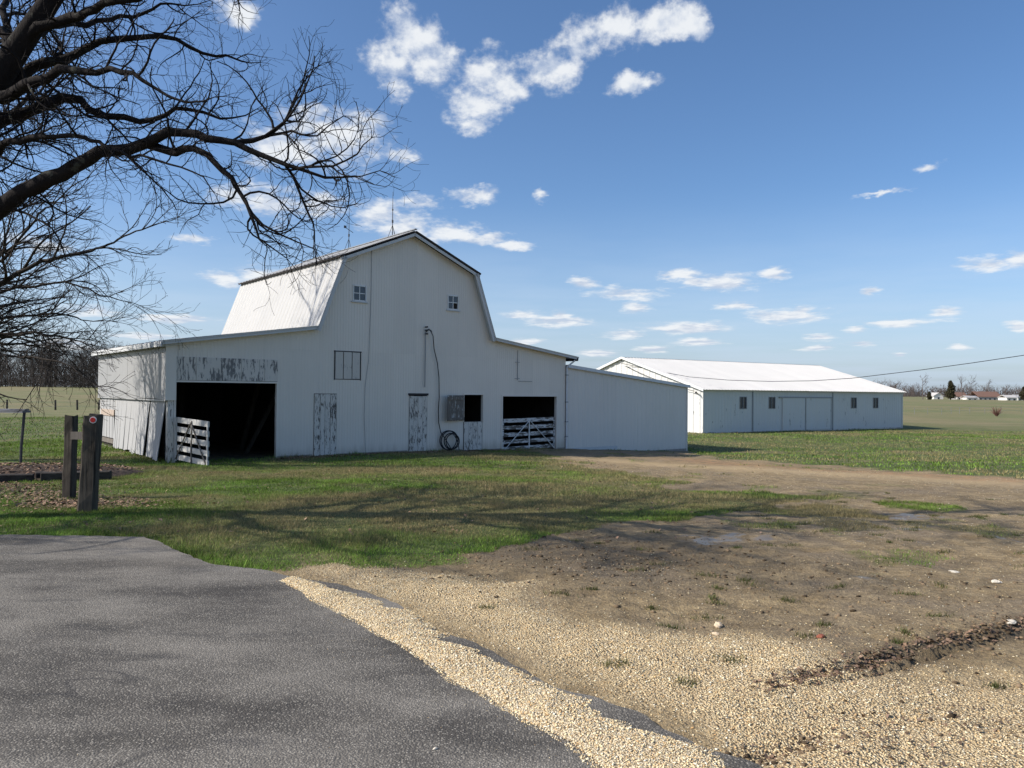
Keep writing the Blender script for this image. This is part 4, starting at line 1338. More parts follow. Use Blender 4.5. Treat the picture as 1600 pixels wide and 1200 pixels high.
ribbed(shed, 'siding_sheet', lambda a, o, z: (SL + o, a, z), 0, SW, lambda t: SB - .15, lambda t: SE + (SR - SE) * (1 - abs(t - SW / 2) / (SW / 2)), M['shedpeel'], pitch=.6, sheet=4, extra=[SW / 2])
ribbed(shed, 'siding_sheet', lambda a, o, z: (a, SW + o, z), 0, SL, lambda s: SB - .2, lambda s: SE, M['shedpeel'], pitch=.6, sheet=4)
sl_ = math.hypot(SW / 2 + .3, (SR - SE) * (1 + .3 / (SW / 2)))
dn = Vector((0, -(SW / 2), -(SR - SE))).normalized()
dn2 = Vector((0, (SW / 2), -(SR - SE))).normalized()
nf, nb = Vector((0, dn.z * -1 * -1, 0)), None
nf = Vector((0, -(SR - SE), SW / 2)).normalized()
nb = Vector((0, (SR - SE), SW / 2)).normalized()
ridge = Vector((-.25, SW / 2, SR + .05))
roof_sheets(shed, 'roof_sheet', ridge, (1, 0, 0), dn, nf, SL + .5, sl_, M['shedroof'], pitch=.3, depth=.02, sheet=.92)
roof_sheets(shed, 'roof_sheet', ridge, (1, 0, 0), dn2, nb, SL + .5, sl_, M['shedroof'], pitch=.6, sheet=3)
MB().beam((-.27, SW / 2, SR + .055), (SL + .27, SW / 2, SR + .055), .12, .03).build('ridge_cap', M['shedroof'], shed)
MB().box(-.2, SL + .2, -.10, -.03, SE - .12, SE - .03).build('eave_trim', M['shed'], shed)
for sgn in (-1, 1):
    MB().beam((-.24, SW / 2 + sgn * (SW / 2 + .25), SE - .06), (-.24, SW / 2, SR + .02), .04, .16).build('rake_trim', M['white'], shed)
for x_ in (0.0, 4.85, 13.83, SL):
    MB().box(x_ - .05, x_ + .05, -.045, .0, SB - .1, SE - .1).build('corner_trim', M['shed'] if x_ not in (4.85, 13.83) else M['greymetal'], shed)
for (s, w_) in swin:
    wd_ = MB().box(s - w_ / 2, s + w_ / 2, .03, .05, .62, 1.40).build('window', M['glass'], shed)
    MB().box(s - w_ / 2 - .05, s - w_ / 2, -.03, .03, .58, 1.44).box(s + w_ / 2, s + w_ / 2 + .05, -.03, .03, .58, 1.44).box(s - w_ / 2, s + w_ / 2, -.03, .03, 1.40, 1.44).box(s - w_ / 2, s + w_ / 2, -.03, .03, .58, .62).build('window_frame', M['greymetal'], wd_)
    MB().box(s - .02, s + .02, -.01, .028, .62, 1.40).build('mullion', M['greymetal'], wd_)
for (s0, s1) in ((7.98, 10.55), (10.62, 13.6)):
    dd = MB().box(s0, s1, -.06, -.025, SB + .10, 1.36).build('sliding_door', M['shedpeel'], shed)
    MB().box(s0, s0 + .06, -.075, -.061, SB + .10, 1.36).build('door_edge', M['shed'], dd)
    MB().box(s1 - .05, s1, -.075, -.061, SB + .10, 1.36).build('door_edge', M['greymetal'], dd)
MB().box(7.6, 13.75, -.10, -.02, 1.37, 1.45).build('door_track', M['greymetal'], shed)
for (s0, s1) in ((.1, 7.9), (13.9, SL - .1)):
    MB().box(s0, s1, -.03, -.014, SB - .2, SB + .12).build('skirt_board', M['peel'], shed)
MB().tube([(-.05, .5, 1.62), (-.35, .3, 1.72), (-.5, .2, 1.66)], .05, 6).build('light_bracket', M['darkmetal'], shed)
# service wire
def sagwire(a, b_, sag, n=40):
    a, b_ = Vector(a), Vector(b_)
    return [a.lerp(b_, i / n) - Vector((0, 0, 4 * sag * (i / n) * (1 - i / n))) for i in range(n + 1)]


def shed_w(x, y):
    return (12.71 + x * math.cos(SA) - y * math.sin(SA), 51.06 + x * math.sin(SA) + y * math.cos(SA))


g1 = (*shed_w(-.08, SW / 2 - .3), 3.78)
w_o = MB().tube([(8.08, 57.71, 3.86), (10.27, 55.26, 3.24), (12.25, 53.05, 2.76), (14.36, 50.68, 2.52), (16.32, 48.49, 2.43), (18.18, 46.41, 2.46), (19.76, 44.65, 2.60), (22.30, 41.81, 3.03), (23.96, 39.94, 3.36), (25.49, 38.23, 3.69), (28.79, 34.54, 4.70), (32.69, 30.18, 6.47)], .018, 5).build('power_line', M['cable'])
tag(w_o, 'overhead service wire sagging from the machine shed gable to the right', 'wire')
MB().tube(sagwire((*shed_w(-.09, SW / 2 - .4), 3.6), (*shed_w(-.30, .5), 1.78), .18, 12), .020, 5).build('gable_wire', M['cable'], None).parent = None
gw = bpy.data.objects['gable_wire']
tag(gw, 'thin dark wire running down the sunlit shed gable', 'wire')

# ================================================================== posts, reflector, tie bed
def rough_post(name, x, y, w_, d_, h, lean, mat, label, rz_=.0):
    z0 = gz(x, y)
    n_ = 9
    mb = MB()
    rings = []
    for i in range(n_ + 1):
        f_ = i / n_
        zz = -.25 + (h + .25) * f_
        k = 1 + .04 * math.sin(f_ * 7 + x) + (-.05 if f_ > .97 else 0)
        cx_, cy_ = lean[0] * f_, lean[1] * f_
        ring = []
        for (ax, ay) in ((-1, -.8), (-.8, -1), (.8, -1), (1, -.8), (1, .8), (.8, 1), (-.8, 1), (-1, .8)):
            ring.append((cx_ + ax * w_ / 2 * k + random.uniform(-.006, .006), cy_ + ay * d_ / 2 * k + random.uniform(-.006, .006), zz + (random.uniform(-.02, .015) if i == n_ else 0)))
        rings.append(ring)
    for r_ in rings: mb.v.extend(r_)
    for i in range(n_):
        for k in range(8):
            mb.f.append((i * 8 + k, i * 8 + (k + 1) % 8, (i + 1) * 8 + (k + 1) % 8, (i + 1) * 8 + k))
    mb.f.append(tuple(n_ * 8 + k for k in range(8)))
    root = empty(name, (x, y, z0), rz_)
    mb.build('timber', mat, root)
    tag(root, label, 'post')
    return root


fp = rough_post('gate_post', -5.85, 10.61, .205, .19, 1.34, (.07, .0), M['post'], 'thick square timber post with a red reflector near its top', rad(8))
rf = MB().tube([(.105, -.098, 1.27), (.105, -.110, 1.27)], .046, 20).build('reflector_ring', M['white'], fp)
MB().tube([(.105, -.109, 1.27), (.105, -.118, 1.27)], .034, 20).build('reflector', M['red'], fp)
rough_post('gate_post', -7.06, 12.28, .155, .15, 1.33, (.03, .0), M['postdark'], 'dark timber post standing just behind the one with the reflector', rad(-4))
sg = empty('board_sign', (-6.90, 12.17, gz(-6.9, 12.17)), rad(-6))
MB().box(-.08, .30, -.014, .012, .95, 1.07).build('board', M['peel_heavy'], sg)
tag(sg, 'short whitish board nailed across the back timber post', 'board')
tr = empty('plank_rack', (-11.75, 18.05, gz(-11.7, 18.05)), rad(-3))
tag(tr, 'grey plank laid flat on thin metal posts at the left edge', 'rack')
MB().tube([(.23, 0, -.2), (.25, 0, .6), (.31, 0, 1.37)], .032, 7).build('metal_post', M['darkmetal'], tr)
MB().tube([(-.36, .02, -.2), (-.34, .02, 1.37)], .03, 7).build('metal_post', M['darkmetal'], tr)
MB().box(-.37, .36, -.14, .16, 1.37, 1.42).build('plank', M['greyboard'], tr)
MB().box(-.30, .33, -.02, .15, 1.424, 1.455).build('plank', M['greyboard'], tr)
bed = [((-11.1, 14.8), (-9.62, 15.5), .17), ((-9.5, 15.56), (-8.3, 15.95), .20), ((-9.62, 15.75), (-10.8, 17.6), .18)]
for k, (a_, b_, hgt_) in enumerate(bed):
    lb = ['black landscape tie edging the leaf bed at the left edge', 'black landscape tie edging the leaf bed behind the two posts', 'black landscape tie running back beside the thin metal post'][k]
    za = gz(*a_)
    zb = gz(*b_)
    o = MB().beam((a_[0], a_[1], za + hgt_ / 2 - .02), (b_[0], b_[1], zb + hgt_ / 2 - .02), .22, hgt_).build('landscape_tie', M['tie'], bevel=.015)
    tag(o, lb, 'timber', 'landscape ties round the leaf bed')
# raised soil of the bed
nb_ = 30
uu, vv2 = np.meshgrid(np.linspace(0, 1, nb_), np.linspace(0, 1, nb_), indexing='ij')
bxx = -12.6 + uu * 4.2
byy = 15.0 + vv2 * 2.6 + uu * .8
bzz = ground(bxx, byy) + .26 * np.clip(np.sin(np.pi * uu), 0, 1) ** .5 * np.clip(np.sin(np.pi * np.clip(vv2, 0, 1)), 0, 1) ** .6 + (fbm(bxx, byy, 3, 5, 3) - .5) * .08 - .03
ib = np.arange(nb_ * nb_).reshape(nb_, nb_)
qb = np.stack([ib[:-1, :-1], ib[1:, :-1], ib[1:, 1:], ib[:-1, 1:]], -1).reshape(-1, 4)
M['mulch'] = mat_plain('dark mulch', (.060, .042, .032), .95, var=.6, scale=14, bump=.05)
bo = array_mesh('soil_bed', np.stack([bxx, byy, bzz], -1), qb, M['mulch'], smooth=True)
tag(bo, 'raised bed of dark mulch and leaves at the left edge', 'bed', kind='structure')
n = 1800
u_, v_ = rng.uniform(.05, .95, n), rng.uniform(.05, .95, n)
x_, y_ = -12.6 + u_ * 4.2, 15.0 + v_ * 2.6 + u_ * .8
z_ = .26 * np.sin(np.pi * u_) ** .5 * np.sin(np.pi * v_) ** .6 + .03
v, f = leaves(x_, y_, rng.uniform(.02, .045, n))
v = v.reshape(n, 4, 3)
v[:, :, 2] += z_[:, None] - .02
lt = np.array([.17, .105, .065]) * rng.uniform(.4, 1.9, (n, 1)) + rng.uniform(0, .05, (n, 1))
o = array_mesh('bed_leaves', v.reshape(-1, 3), f, M['leaf'], tint=np.repeat(lt, 4, axis=0))
tag(o, 'brown leaves lying on the raised bed', 'leaves', kind='stuff')

# ------------------------------------------------------------------ field fences
fl = empty('field_fence', (-54, 91, 0))
tag(fl, 'row of dark wooden fence posts in the field at far left', 'fence')
fpts = [(-59.28, 90.21), (-53.8, 90.59), (-51.67, 91.37), (-49.52, 92.05), (-47.3, 92.8)]
for (x_, y_) in fpts:
    zz = gz(x_, y_)
    MB().tube([(x_ + 54, y_ - 91, zz - .2), (x_ + 54 + random.uniform(-.05, .12), y_ - 91, zz + 1.2)], [.115, .10], 7).build('fence_post', M['postdark'], fl)
for h_ in (.45, .95):
    MB().tube([(-68 + 54, 89.2 - 91, gz(-68, 89.2) + h_)] + [(x_ + 54, y_ - 91.13, gz(x_, y_) + h_) for x_, y_ in fpts], .012, 4).build('fence_wire', M['greymetal'], fl)
fr_ = empty('wire_fence', (65, 114, 0))
tag(fr_, 'faint wire fence on thin stakes crossing the right field', 'fence')
rp = [(56.0, 111.0), (58.7, 112.0), (61.0, 112.7), (63.4, 113.3), (66.0, 115.4), (68.2, 117.0), (70.1, 117.6), (72.9, 118.4), (76, 119.4), (80, 120.6)]
for (x_, y_) in rp:
    zz = gz(x_, y_)
    MB().tube([(x_ - 65, y_ - 114, zz - .1), (x_ - 65, y_ - 114, zz + 1.0)], .026, 5).build('stake', M['greyboard'], fr_)
for h_ in (.5, .95):
    MB().tube([(x_ - 65, y_ - 114.06, gz(x_, y_) + h_) for x_, y_ in rp], .012, 4).build('fence_wire', M['greymetal'], fr_)


# ================================================================== bare trees
def tubes_to_mesh(branches, name, mat, parent):
    """branches: list of (pts Nx3, radii N, sides)"""
    V_, F_ = [], []
    off_ = 0
    for pts_, rs_, ns in branches:
        P_ = np.asarray(pts_, float)
        k = len(P_)
        T_ = np.gradient(P_, axis=0)
        T_ /= np.linalg.norm(T_, axis=1, keepdims=True) + 1e-9
        ref = np.array([0.31, 0.22, 0.93]) if abs(T_[0, 2]) < .9 else np.array([1., .1, 0])
        A_ = np.cross(T_, ref)
        A_ /= np.linalg.norm(A_, axis=1, keepdims=True) + 1e-9
        B_ = np.cross(T_, A_)
        th = np.arange(ns) * 2 * np.pi / ns
        R_ = np.asarray(rs_)[:, None, None]
        ring = P_[:, None] + R_ * (A_[:, None] * np.cos(th)[None, :, None] + B_[:, None] * np.sin(th)[None, :, None])
        V_.append(ring.reshape(-1, 3))
        i_ = np.arange(k - 1)[:, None] * ns
        j_ = np.arange(ns)[None]
        j2 = (j_ + 1) % ns
        F_.append(np.stack([i_ + j_, i_ + j2, i_ + ns + j2, i_ + ns + j_], -1).reshape(-1, 4) + off_)
        off_ += k * ns
    return array_mesh(name, np.concatenate(V_), np.concatenate(F_), mat, parent, smooth=True)


class Tree:
    def __init__(self, seed, gnarl=.22, trop=(0, 0, .05), lens=(1.9, .85, .42, .20), dens=(3.2, 6.5, 9.0), minr=.0035, angle=(38, 68)):
        self.r = np.random.default_rng(seed)
        self.gn, self.trop, self.lens, self.dens, self.minr, self.angle = gnarl, np.array(trop), lens, dens, minr, angle
        self.limbs, self.twigs, self.nmain = [], [], 0

    def path(self, a, d, L, step, gn):
        n_ = max(3, int(L / step))
        p_ = [np.array(a, float)]
        d = np.array(d, float)
        d /= np.linalg.norm(d)
        cur = self.r.normal(0, 1, 3)
        for i in range(n_):
            cur = cur * .55 + self.r.normal(0, 1, 3) * .8
            d = d + cur * gn + self.trop
            d /= np.linalg.norm(d)
            p_.append(p_[-1] + d * (L / n_))
        return np.array(p_)

    def spawn(self, pts, rs, level, t0=.12):
        if level >= len(self.lens): return
        seg = np.linalg.norm(np.diff(pts, axis=0), axis=1)
        cum = np.r_[0, np.cumsum(seg)]
        L = cum[-1]
        n_ = max(2, int(L * self.dens[level - 1] if level - 1 < len(self.dens) else 3))
        for k in range(n_):
            t = t0 + (1 - t0) * (k + self.r.uniform(0, 1)) / n_
            s_ = t * L
            i = min(np.searchsorted(cum, s_) - 1, len(seg) - 1)
            i = max(i, 0)
            f_ = (s_ - cum[i]) / seg[i]
            a = pts[i] + (pts[i + 1] - pts[i]) * f_
            r0 = rs[i] + (rs[i + 1] - rs[i]) * f_
            td = (pts[i + 1] - pts[i]) / seg[i]
            q_ = self.r.normal(0, 1, 3)
            q_ -= td * q_.dot(td)
            q_ /= np.linalg.norm(q_) + 1e-9
            an = rad(self.r.uniform(*self.angle))
            d = td * math.cos(an) + q_ * math.sin(an)
            l = self.lens[level] * self.r.uniform(.45, 1.25) * (1.1 - .55 * t)
            rr = min(r0 * .72, max(self.minr, .014 * l + .0015))
            self.branch(a, d, l, rr, level)

    def branch(self, a, d, L, r0, level):
        step = max(.06, L / 9) if level < 3 else L / 4
        pts = self.path(a, d, L, step, self.gn * (1.0 if level < 3 else .8))
        rs = np.linspace(r0, max(self.minr * .6, r0 * .35), len(pts))
        (self.limbs if level < 2 else self.twigs).append((pts, rs, 5 if level < 2 else 3))
        self.spawn(pts, rs, level + 1, .10)

    def limb(self, pts, r0, r1, wob=.05, level=0, sides=8, snap=.7):
        P_ = np.array(pts, float)
        best = None
        for (Q0, R0, _) in self.limbs[:self.nmain]:
            dd = np.linalg.norm(Q0 - P_[0], axis=1)
            k = int(dd.argmin())
            if dd[k] < snap and (best is None or dd[k] < best[0]): best = (dd[k], Q0[k], R0[k])
        if best is not None:          # grow out of the middle of the limb that carries it
            P_[0] = best[1]
            r0 = min(r0, best[2] * .82)
        d = np.r_[0, np.cumsum(np.linalg.norm(np.diff(P_, axis=0), axis=1))]
        n_ = max(8, int(d[-1] / .16))
        t = np.linspace(0, d[-1], n_)
        Q = np.stack([np.interp(t, d, P_[:, i]) for i in range(3)], -1)
        for _ in range(3):
            Q[1:-1] = (Q[:-2] + 2 * Q[1:-1] + Q[2:]) / 4
        w_ = self.r.normal(0, wob, Q.shape)
        w_[0] = 0
        for _ in range(1):
            w_[1:-1] = (w_[:-2] + w_[1:-1] + w_[2:]) / 2
        Q = Q + w_
        u = np.linspace(0, 1, n_)
        rs = (r0 - r1) * (1 - u) ** 1.05 + r1
        rs = rs * (1 + self.r.normal(0, .05, n_))
        self.limbs.insert(self.nmain, (Q, rs, sides))
        self.nmain += 1
        self.spawn(Q, rs, level + 1, .10)
        for _ in range(3):
            td = Q[-1] - Q[-3]
            td = td / np.linalg.norm(td) + self.r.normal(0, .45, 3)
            self.branch(Q[-1], td, self.r.uniform(.3, .7) * self.lens[1] * .7, max(r1 * .9, self.minr), 2)
        return Q, rs


def pix(px, py, d):
    """a point at distance d along the view axis (used to lay the limbs out in depth)"""
    x, y = (px - 800) / 1200, (600 - py) / 1200
    return ((x - .01 * y) * d, d, CAMZ + (y + .01 * x + .01) * d)


# ---- the big old tree whose limbs hang over the drive
t1 = Tree(4, gnarl=.25, trop=(.01, 0, .030), lens=(0, 1.08, .54, .25), dens=(4.6, 6.2, 9.5), minr=.0030)
trunk_pts = [(-8.7, 9.7, gz(-8.7, 9.7) - .3), (-8.5, 9.65, .8), (-7.9, 9.5, 2.6), (-7.0, 9.3, 4.3), (-5.95, 9.1, 5.6), (-5.0, 9.0, 6.9), (-4.4, 9.2, 8.6), (-4.6, 9.6, 10.5)]
Q, rs = np.array(trunk_pts), None
tp = MB()
_q = resample_q = []
d_ = np.r_[0, np.cumsum(np.linalg.norm(np.diff(Q, axis=0), axis=1))]
tl = np.linspace(0, d_[-1], 40)
QQ = np.stack([np.interp(tl, d_, Q[:, i]) for i in range(3)], -1)
for _ in range(3): QQ[1:-1] = (QQ[:-2] + 2 * QQ[1:-1] + QQ[2:]) / 4
rr = np.interp(tl, [0, .6, 2.5, 5, 8, d_[-1]], [.52, .36, .27, .20, .09, .04])
tree1 = empty('shade_tree', (-8.7, 9.7, 0))
TRUNK1 = [(QQ, rr, 14)]
G = [
    # main sweeping limb with its forks
    ([(-7.7, 9.45, 3.0), pix(-60, 360, 9.2), pix(0, 322, 9.0), pix(120, 247, 8.8), pix(235, 214, 8.6), pix(300, 205, 8.5), pix(362, 214, 8.4), pix(420, 256, 8.3), pix(470, 263, 8.2), pix(525, 275, 8.1), pix(575, 262, 8.0)], .165, .012),
    ([pix(225, 226, 8.6), pix(300, 238, 8.4), pix(350, 262, 8.2), pix(385, 300, 8.1), pix(388, 340, 8.0), pix(412, 375, 7.9), pix(432, 412, 7.9)], .060, .009),
    ([pix(352, 262, 8.2), pix(372, 300, 8.3), pix(395, 345, 8.3), pix(440, 376, 8.2), pix(490, 385, 8.2)], .040, .008),
    ([pix(420, 256, 8.3), pix(450, 290, 8.4), pix(478, 318, 8.5), pix(473, 348, 8.5), pix(490, 378, 8.5)], .045, .008),
    ([pix(450, 290, 8.4), pix(490, 297, 8.6), pix(520, 328, 8.7), pix(555, 326, 8.7)], .030, .007),
    ([pix(362, 214, 8.4), pix(425, 212, 8.6), pix(440, 180, 8.7), pix(472, 165, 8.8), pix(480, 128, 8.9), pix(500, 105, 9.0)], .045, .008),
    ([pix(425, 212, 8.6), pix(470, 222, 8.4), pix(500, 205, 8.3), pix(530, 180, 8.3)], .030, .007),
    ([pix(470, 245, 8.3), pix(520, 262, 8.0), pix(560, 225, 7.9), pix(590, 210, 7.8)], .026, .006),
    # second tier
    ([(-7.1, 9.3, 4.2), pix(-40, 215, 9.3), pix(0, 188, 9.4), pix(60, 162, 9.5), pix(110, 155, 9.6), pix(170, 172, 9.6), pix(235, 185, 9.6), pix(290, 172, 9.6), pix(350, 180, 9.5), pix(400, 170, 9.5)], .115, .010),
    ([(-6.3, 9.15, 5.2), pix(0, 160, 9.0), pix(45, 118, 8.6), pix(110, 112, 8.3), pix(190, 113, 8.0), pix(235, 138, 7.9), pix(290, 152, 7.8), pix(330, 150, 7.7)], .095, .010),
    ([(-6.2, 9.15, 5.3), pix(50, 108, 9.4), pix(110, 85, 9.5), pix(180, 62, 9.6), pix(260, 55, 9.8), pix(310, 80, 9.9), pix(370, 98, 10.0), pix(415, 92, 10.0)], .085, .009),
    ([(-7.6, 9.4, 3.2), pix(-20, 225, 9.0), pix(60, 208, 8.6), pix(130, 215, 8.2), pix(180, 232, 8.0), pix(240, 250, 7.8), pix(300, 262, 7.7), pix(335, 285, 7.6)], .070, .008),
    ([(-5.8, 9.1, 5.8), pix(90, 20, 9.0), pix(160, 10, 8.6), pix(230, -15, 8.3), pix(300, -35, 8.2), pix(370, -20, 8.2), pix(380, 10, 8.2)], .085, .010),
    ([(-5.9, 9.1, 5.7), pix(60, 40, 9.8), pix(130, 30, 10.4), pix(200, 20, 10.8), pix(270, 5, 11.0), pix(330, 20, 11.0)], .080, .010),
    ([(-5.2, 9.0, 6.6), (-4.0, 8.4, 7.0), (-2.7, 8.1, 7.1), (-1.5, 8.0, 7.0)], .06, .012),
    ([(-4.8, 9.1, 7.4), (-3.2, 9.8, 8.2), (-1.8, 10.4, 8.8)], .06, .012),
    ([(-4.5, 9.2, 8.3), (-3.6, 8.5, 9.4), (-2.5, 7.7, 10.1)], .09, .012),
    ([(-4.6, 9.4, 9.2), (-5.6, 10.4, 10.4), (-6.4, 11.4, 11.2)], .09, .012),
    # limbs on the far side of the trunk, out of the picture
    ([(-7.6, 9.45, 3.2), (-9.0, 10.4, 5.0), (-10.6, 11.4, 6.6), (-12.4, 12.2, 7.8), (-14.0, 12.6, 8.6)], .13, .012),
    ([(-7.3, 9.4, 3.8), (-8.8, 11.6, 5.4), (-10.4, 13.4, 6.6), (-12.0, 14.8, 7.4)], .085, .012),
    ([(-6.9, 9.3, 4.5), (-8.6, 9.8, 6.6), (-10.4, 10.2, 8.6), (-11.6, 10.6, 10.2)], .085, .012),
    ([(-6.2, 9.2, 5.3), (-7.4, 11.0, 7.4), (-8.6, 12.6, 9.2), (-9.4, 13.8, 10.4)], .085, .012),
    ([(-5.5, 9.1, 6.3), (-6.6, 10.2, 8.4), (-7.6, 11.2, 10.2), (-8.2, 11.8, 11.8)], .085, .012),
    ([(-5.0, 9.0, 7.0), (-5.4, 7.4, 8.6), (-6.2, 6.0, 9.8)], .085, .012),
    ([(-7.8, 9.5, 2.9), (-8.8, 7.6, 4.6), (-9.6, 6.0, 6.2), (-10.4, 4.6, 7.4)], .12, .012),
    ([(-7.0, 9.3, 4.4), (-8.2, 7.4, 6.4), (-9.2, 5.6, 8.0), (-9.4, 4.2, 9.0)], .10, .012),
    ([(-8.1, 9.5, 2.4), (-9.8, 8.0, 3.6), (-11.6, 6.8, 4.6), (-13.4, 6.0, 5.2)], .085, .012),
    ([(-4.7, 9.4, 9.6), (-3.6, 10.6, 10.8), (-2.6, 11.4, 11.6)], .09, .012),
    ([(-7.9, 9.5, 2.7), (-9.4, 9.0, 4.2), (-11, 8.2, 5.4), (-12.8, 7.6, 6.2)], .085, .012),
    ([(-7.2, 9.35, 4.0), (-8.2, 10.8, 5.6), (-9.2, 12.2, 7.0), (-9.8, 13.6, 7.8)], .085, .012),
    ([(-6.6, 9.2, 4.8), (-7.0, 7.6, 6.2), (-7.2, 6.0, 7.2), (-7.0, 4.6, 7.8)], .085, .012),
    ([(-5.6, 9.05, 6.1), (-6.8, 9.2, 7.8), (-7.8, 9.0, 9.2)], .085, .012),
]
t1.limbs.append((QQ, rr, 14))
t1.nmain = 1
for gi, (pts_, r0, r1) in enumerate(G):
    if gi == 18:
        t1.minr, t1.lens, t1.dens = .0075, (0, 1.9, .9, .40), (3.6, 4.6, 6.0)
    t1.limb(pts_, r0 * .86, min(r1, .005), wob=.045, sides=9, snap=1.2)
del t1.limbs[0]
tk = tubes_to_mesh(TRUNK1, 'trunk', M['bark'], tree1)
tk.matrix_parent_inverse = Matrix.Translation((8.7, -9.7, 0))
for nm_, arr_ in (('limbs', t1.limbs), ('crown', t1.twigs)):
    o = tubes_to_mesh(arr_, nm_, M['bark'], tree1)
    o.matrix_parent_inverse = Matrix.Translation((8.7, -9.7, 0))
tag(tree1, 'big gnarled bare tree reaching dark crooked limbs in from the upper left', 'tree')

# ---- finer tree further back at the left edge, drooping towards the barn
t2 = Tree(9, gnarl=.12, trop=(.006, 0, .008), lens=(0, 2.5, 1.05, .45), dens=(2.5, 3.6, 5.5), minr=.007, angle=(18, 48))
tx, ty = -17.2, 20.3
tz = gz(tx, ty)
tree2 = empty('drooping_tree', (tx, ty, 0))
TR2 = [(np.array([(tx, ty, tz - .3), (tx + .05, ty, tz + 1.2), (tx + .2, ty + .1, 3.0), (tx + .35, ty, 5.0), (tx + .5, ty + .1, 7.0), (tx + .45, ty, 9.0)]), np.array([.40, .32, .27, .22, .15, .06]), 10)]
G2 = [
    ([(tx + .2, ty, 2.6), pix(-60, 480, 19.8), pix(20, 430, 19.4), pix(60, 405, 19.2), pix(110, 404, 19.0), pix(170, 380, 18.8), pix(225, 355, 18.6), pix(275, 338, 18.5)], .11, .010),
    ([(tx + .3, ty, 3.4), pix(-30, 440, 19.5), pix(20, 385, 19), pix(60, 330, 18.6), pix(110, 295, 18.4), pix(150, 265, 18.2)], .10, .010),
    ([(tx + .1, ty, 1.9), pix(-70, 530, 20.5), pix(0, 525, 20.3), pix(60, 520, 20), pix(110, 530, 19.7), pix(165, 545, 19.4)], .10, .009),
    ([(tx + .15, ty, 2.2), pix(-60, 505, 20.8), pix(20, 495, 21), pix(80, 490, 21), pix(140, 500, 21), pix(175, 500, 21)], .09, .009),
    ([(tx + .25, ty, 2.9), pix(-40, 470, 20.6), pix(30, 450, 20.8), pix(100, 440, 20.8), pix(160, 460, 20.6), pix(215, 475, 20.4)], .09, .009),
    ([(tx + .05, ty, 1.7), pix(-60, 560, 19.5), pix(10, 555, 19), pix(70, 560, 18.6), pix(120, 580, 18.3), pix(150, 605, 18.2)], .08, .008),
    ([(tx + .1, ty, 1.8), pix(-60, 545, 21.0), pix(10, 535, 21.2), pix(80, 545, 21.2), pix(130, 562, 21)], .08, .008),
    ([(tx + .35, ty, 4.6), (-15.2, 19.8, 6.6), (-13.6, 19.4, 7.8), (-12.0, 19.0, 8.4)], .12, .012),
    ([(tx + .4, ty, 5.8), (-15.4, 20.8, 7.4), (-13.8, 21.4, 8.6), (-12.4, 22.0, 9.4)], .11, .012),
    ([(tx + .35, ty, 5.0), (-15.6, 21.6, 6.2), (-14.2, 22.6, 7.0), (-13.2, 23.4, 7.4)], .10, .012),
    ([(tx + .3, ty, 4.2), (-15.4, 21.0, 5.0), (-13.9, 21.5, 5.5), (-12.6, 21.9, 5.6)], .09, .010),
    ([(tx + .45, ty, 7.4), (-16.0, 20.6, 9.2), (-15.0, 20.8, 10.6), (-14.4, 21.0, 11.8)], .10, .012),
    ([(tx + .3, ty, 3.2), (-15.9, 21.6, 3.9), (-15.1, 22.3, 5.0), (-14.8, 22.6, 6.4), (-14.6, 22.7, 7.6)], .10, .012),
    ([(-15.5, 22.0, 4.4), (-14.6, 22.4, 4.8), (-14.0, 22.8, 5.6)], .065, .012),
    ([(tx + .2, ty, 2.4), (-16.0, 21.8, 2.9), (-15.2, 22.4, 3.3), (-14.7, 22.9, 4.2)], .075, .012),
    ([(tx + .45, ty, 7.0), (-15.7, 21.8, 8.8), (-14.7, 22.9, 10.0), (-14.2, 23.5, 11.2), (-14.0, 23.8, 12.6), (-14.0, 24.0, 14.5)], .22, .012),
    ([(-15.0, 22.6, 9.6), (-13.9, 22.9, 10.9), (-13.2, 23.3, 11.9), (-12.6, 23.5, 13.2)], .12, .012),
    ([(tx + .3, ty, 4.0), (-18.4, 19.8, 5.6), (-19.8, 19.2, 6.8)], .12, .014),
    ([(tx + .4, ty, 6.0), (-18.0, 21.4, 7.6), (-18.8, 22.8, 8.6)], .11, .014),
]
for pts_, r0, r1 in G2:
    t2.limb(pts_, r0, min(r1, .008), wob=.03, sides=7)
for nm_, arr_ in (('trunk', TR2), ('limbs', t2.limbs), ('crown', t2.twigs)):
    o = tubes_to_mesh(arr_, nm_, M['bark2'], tree2)
    o.matrix_parent_inverse = Matrix.Translation((-tx, -ty, 0))
tag(tree2, 'fine twigged bare tree drooping in from the left edge before the barn end', 'tree')


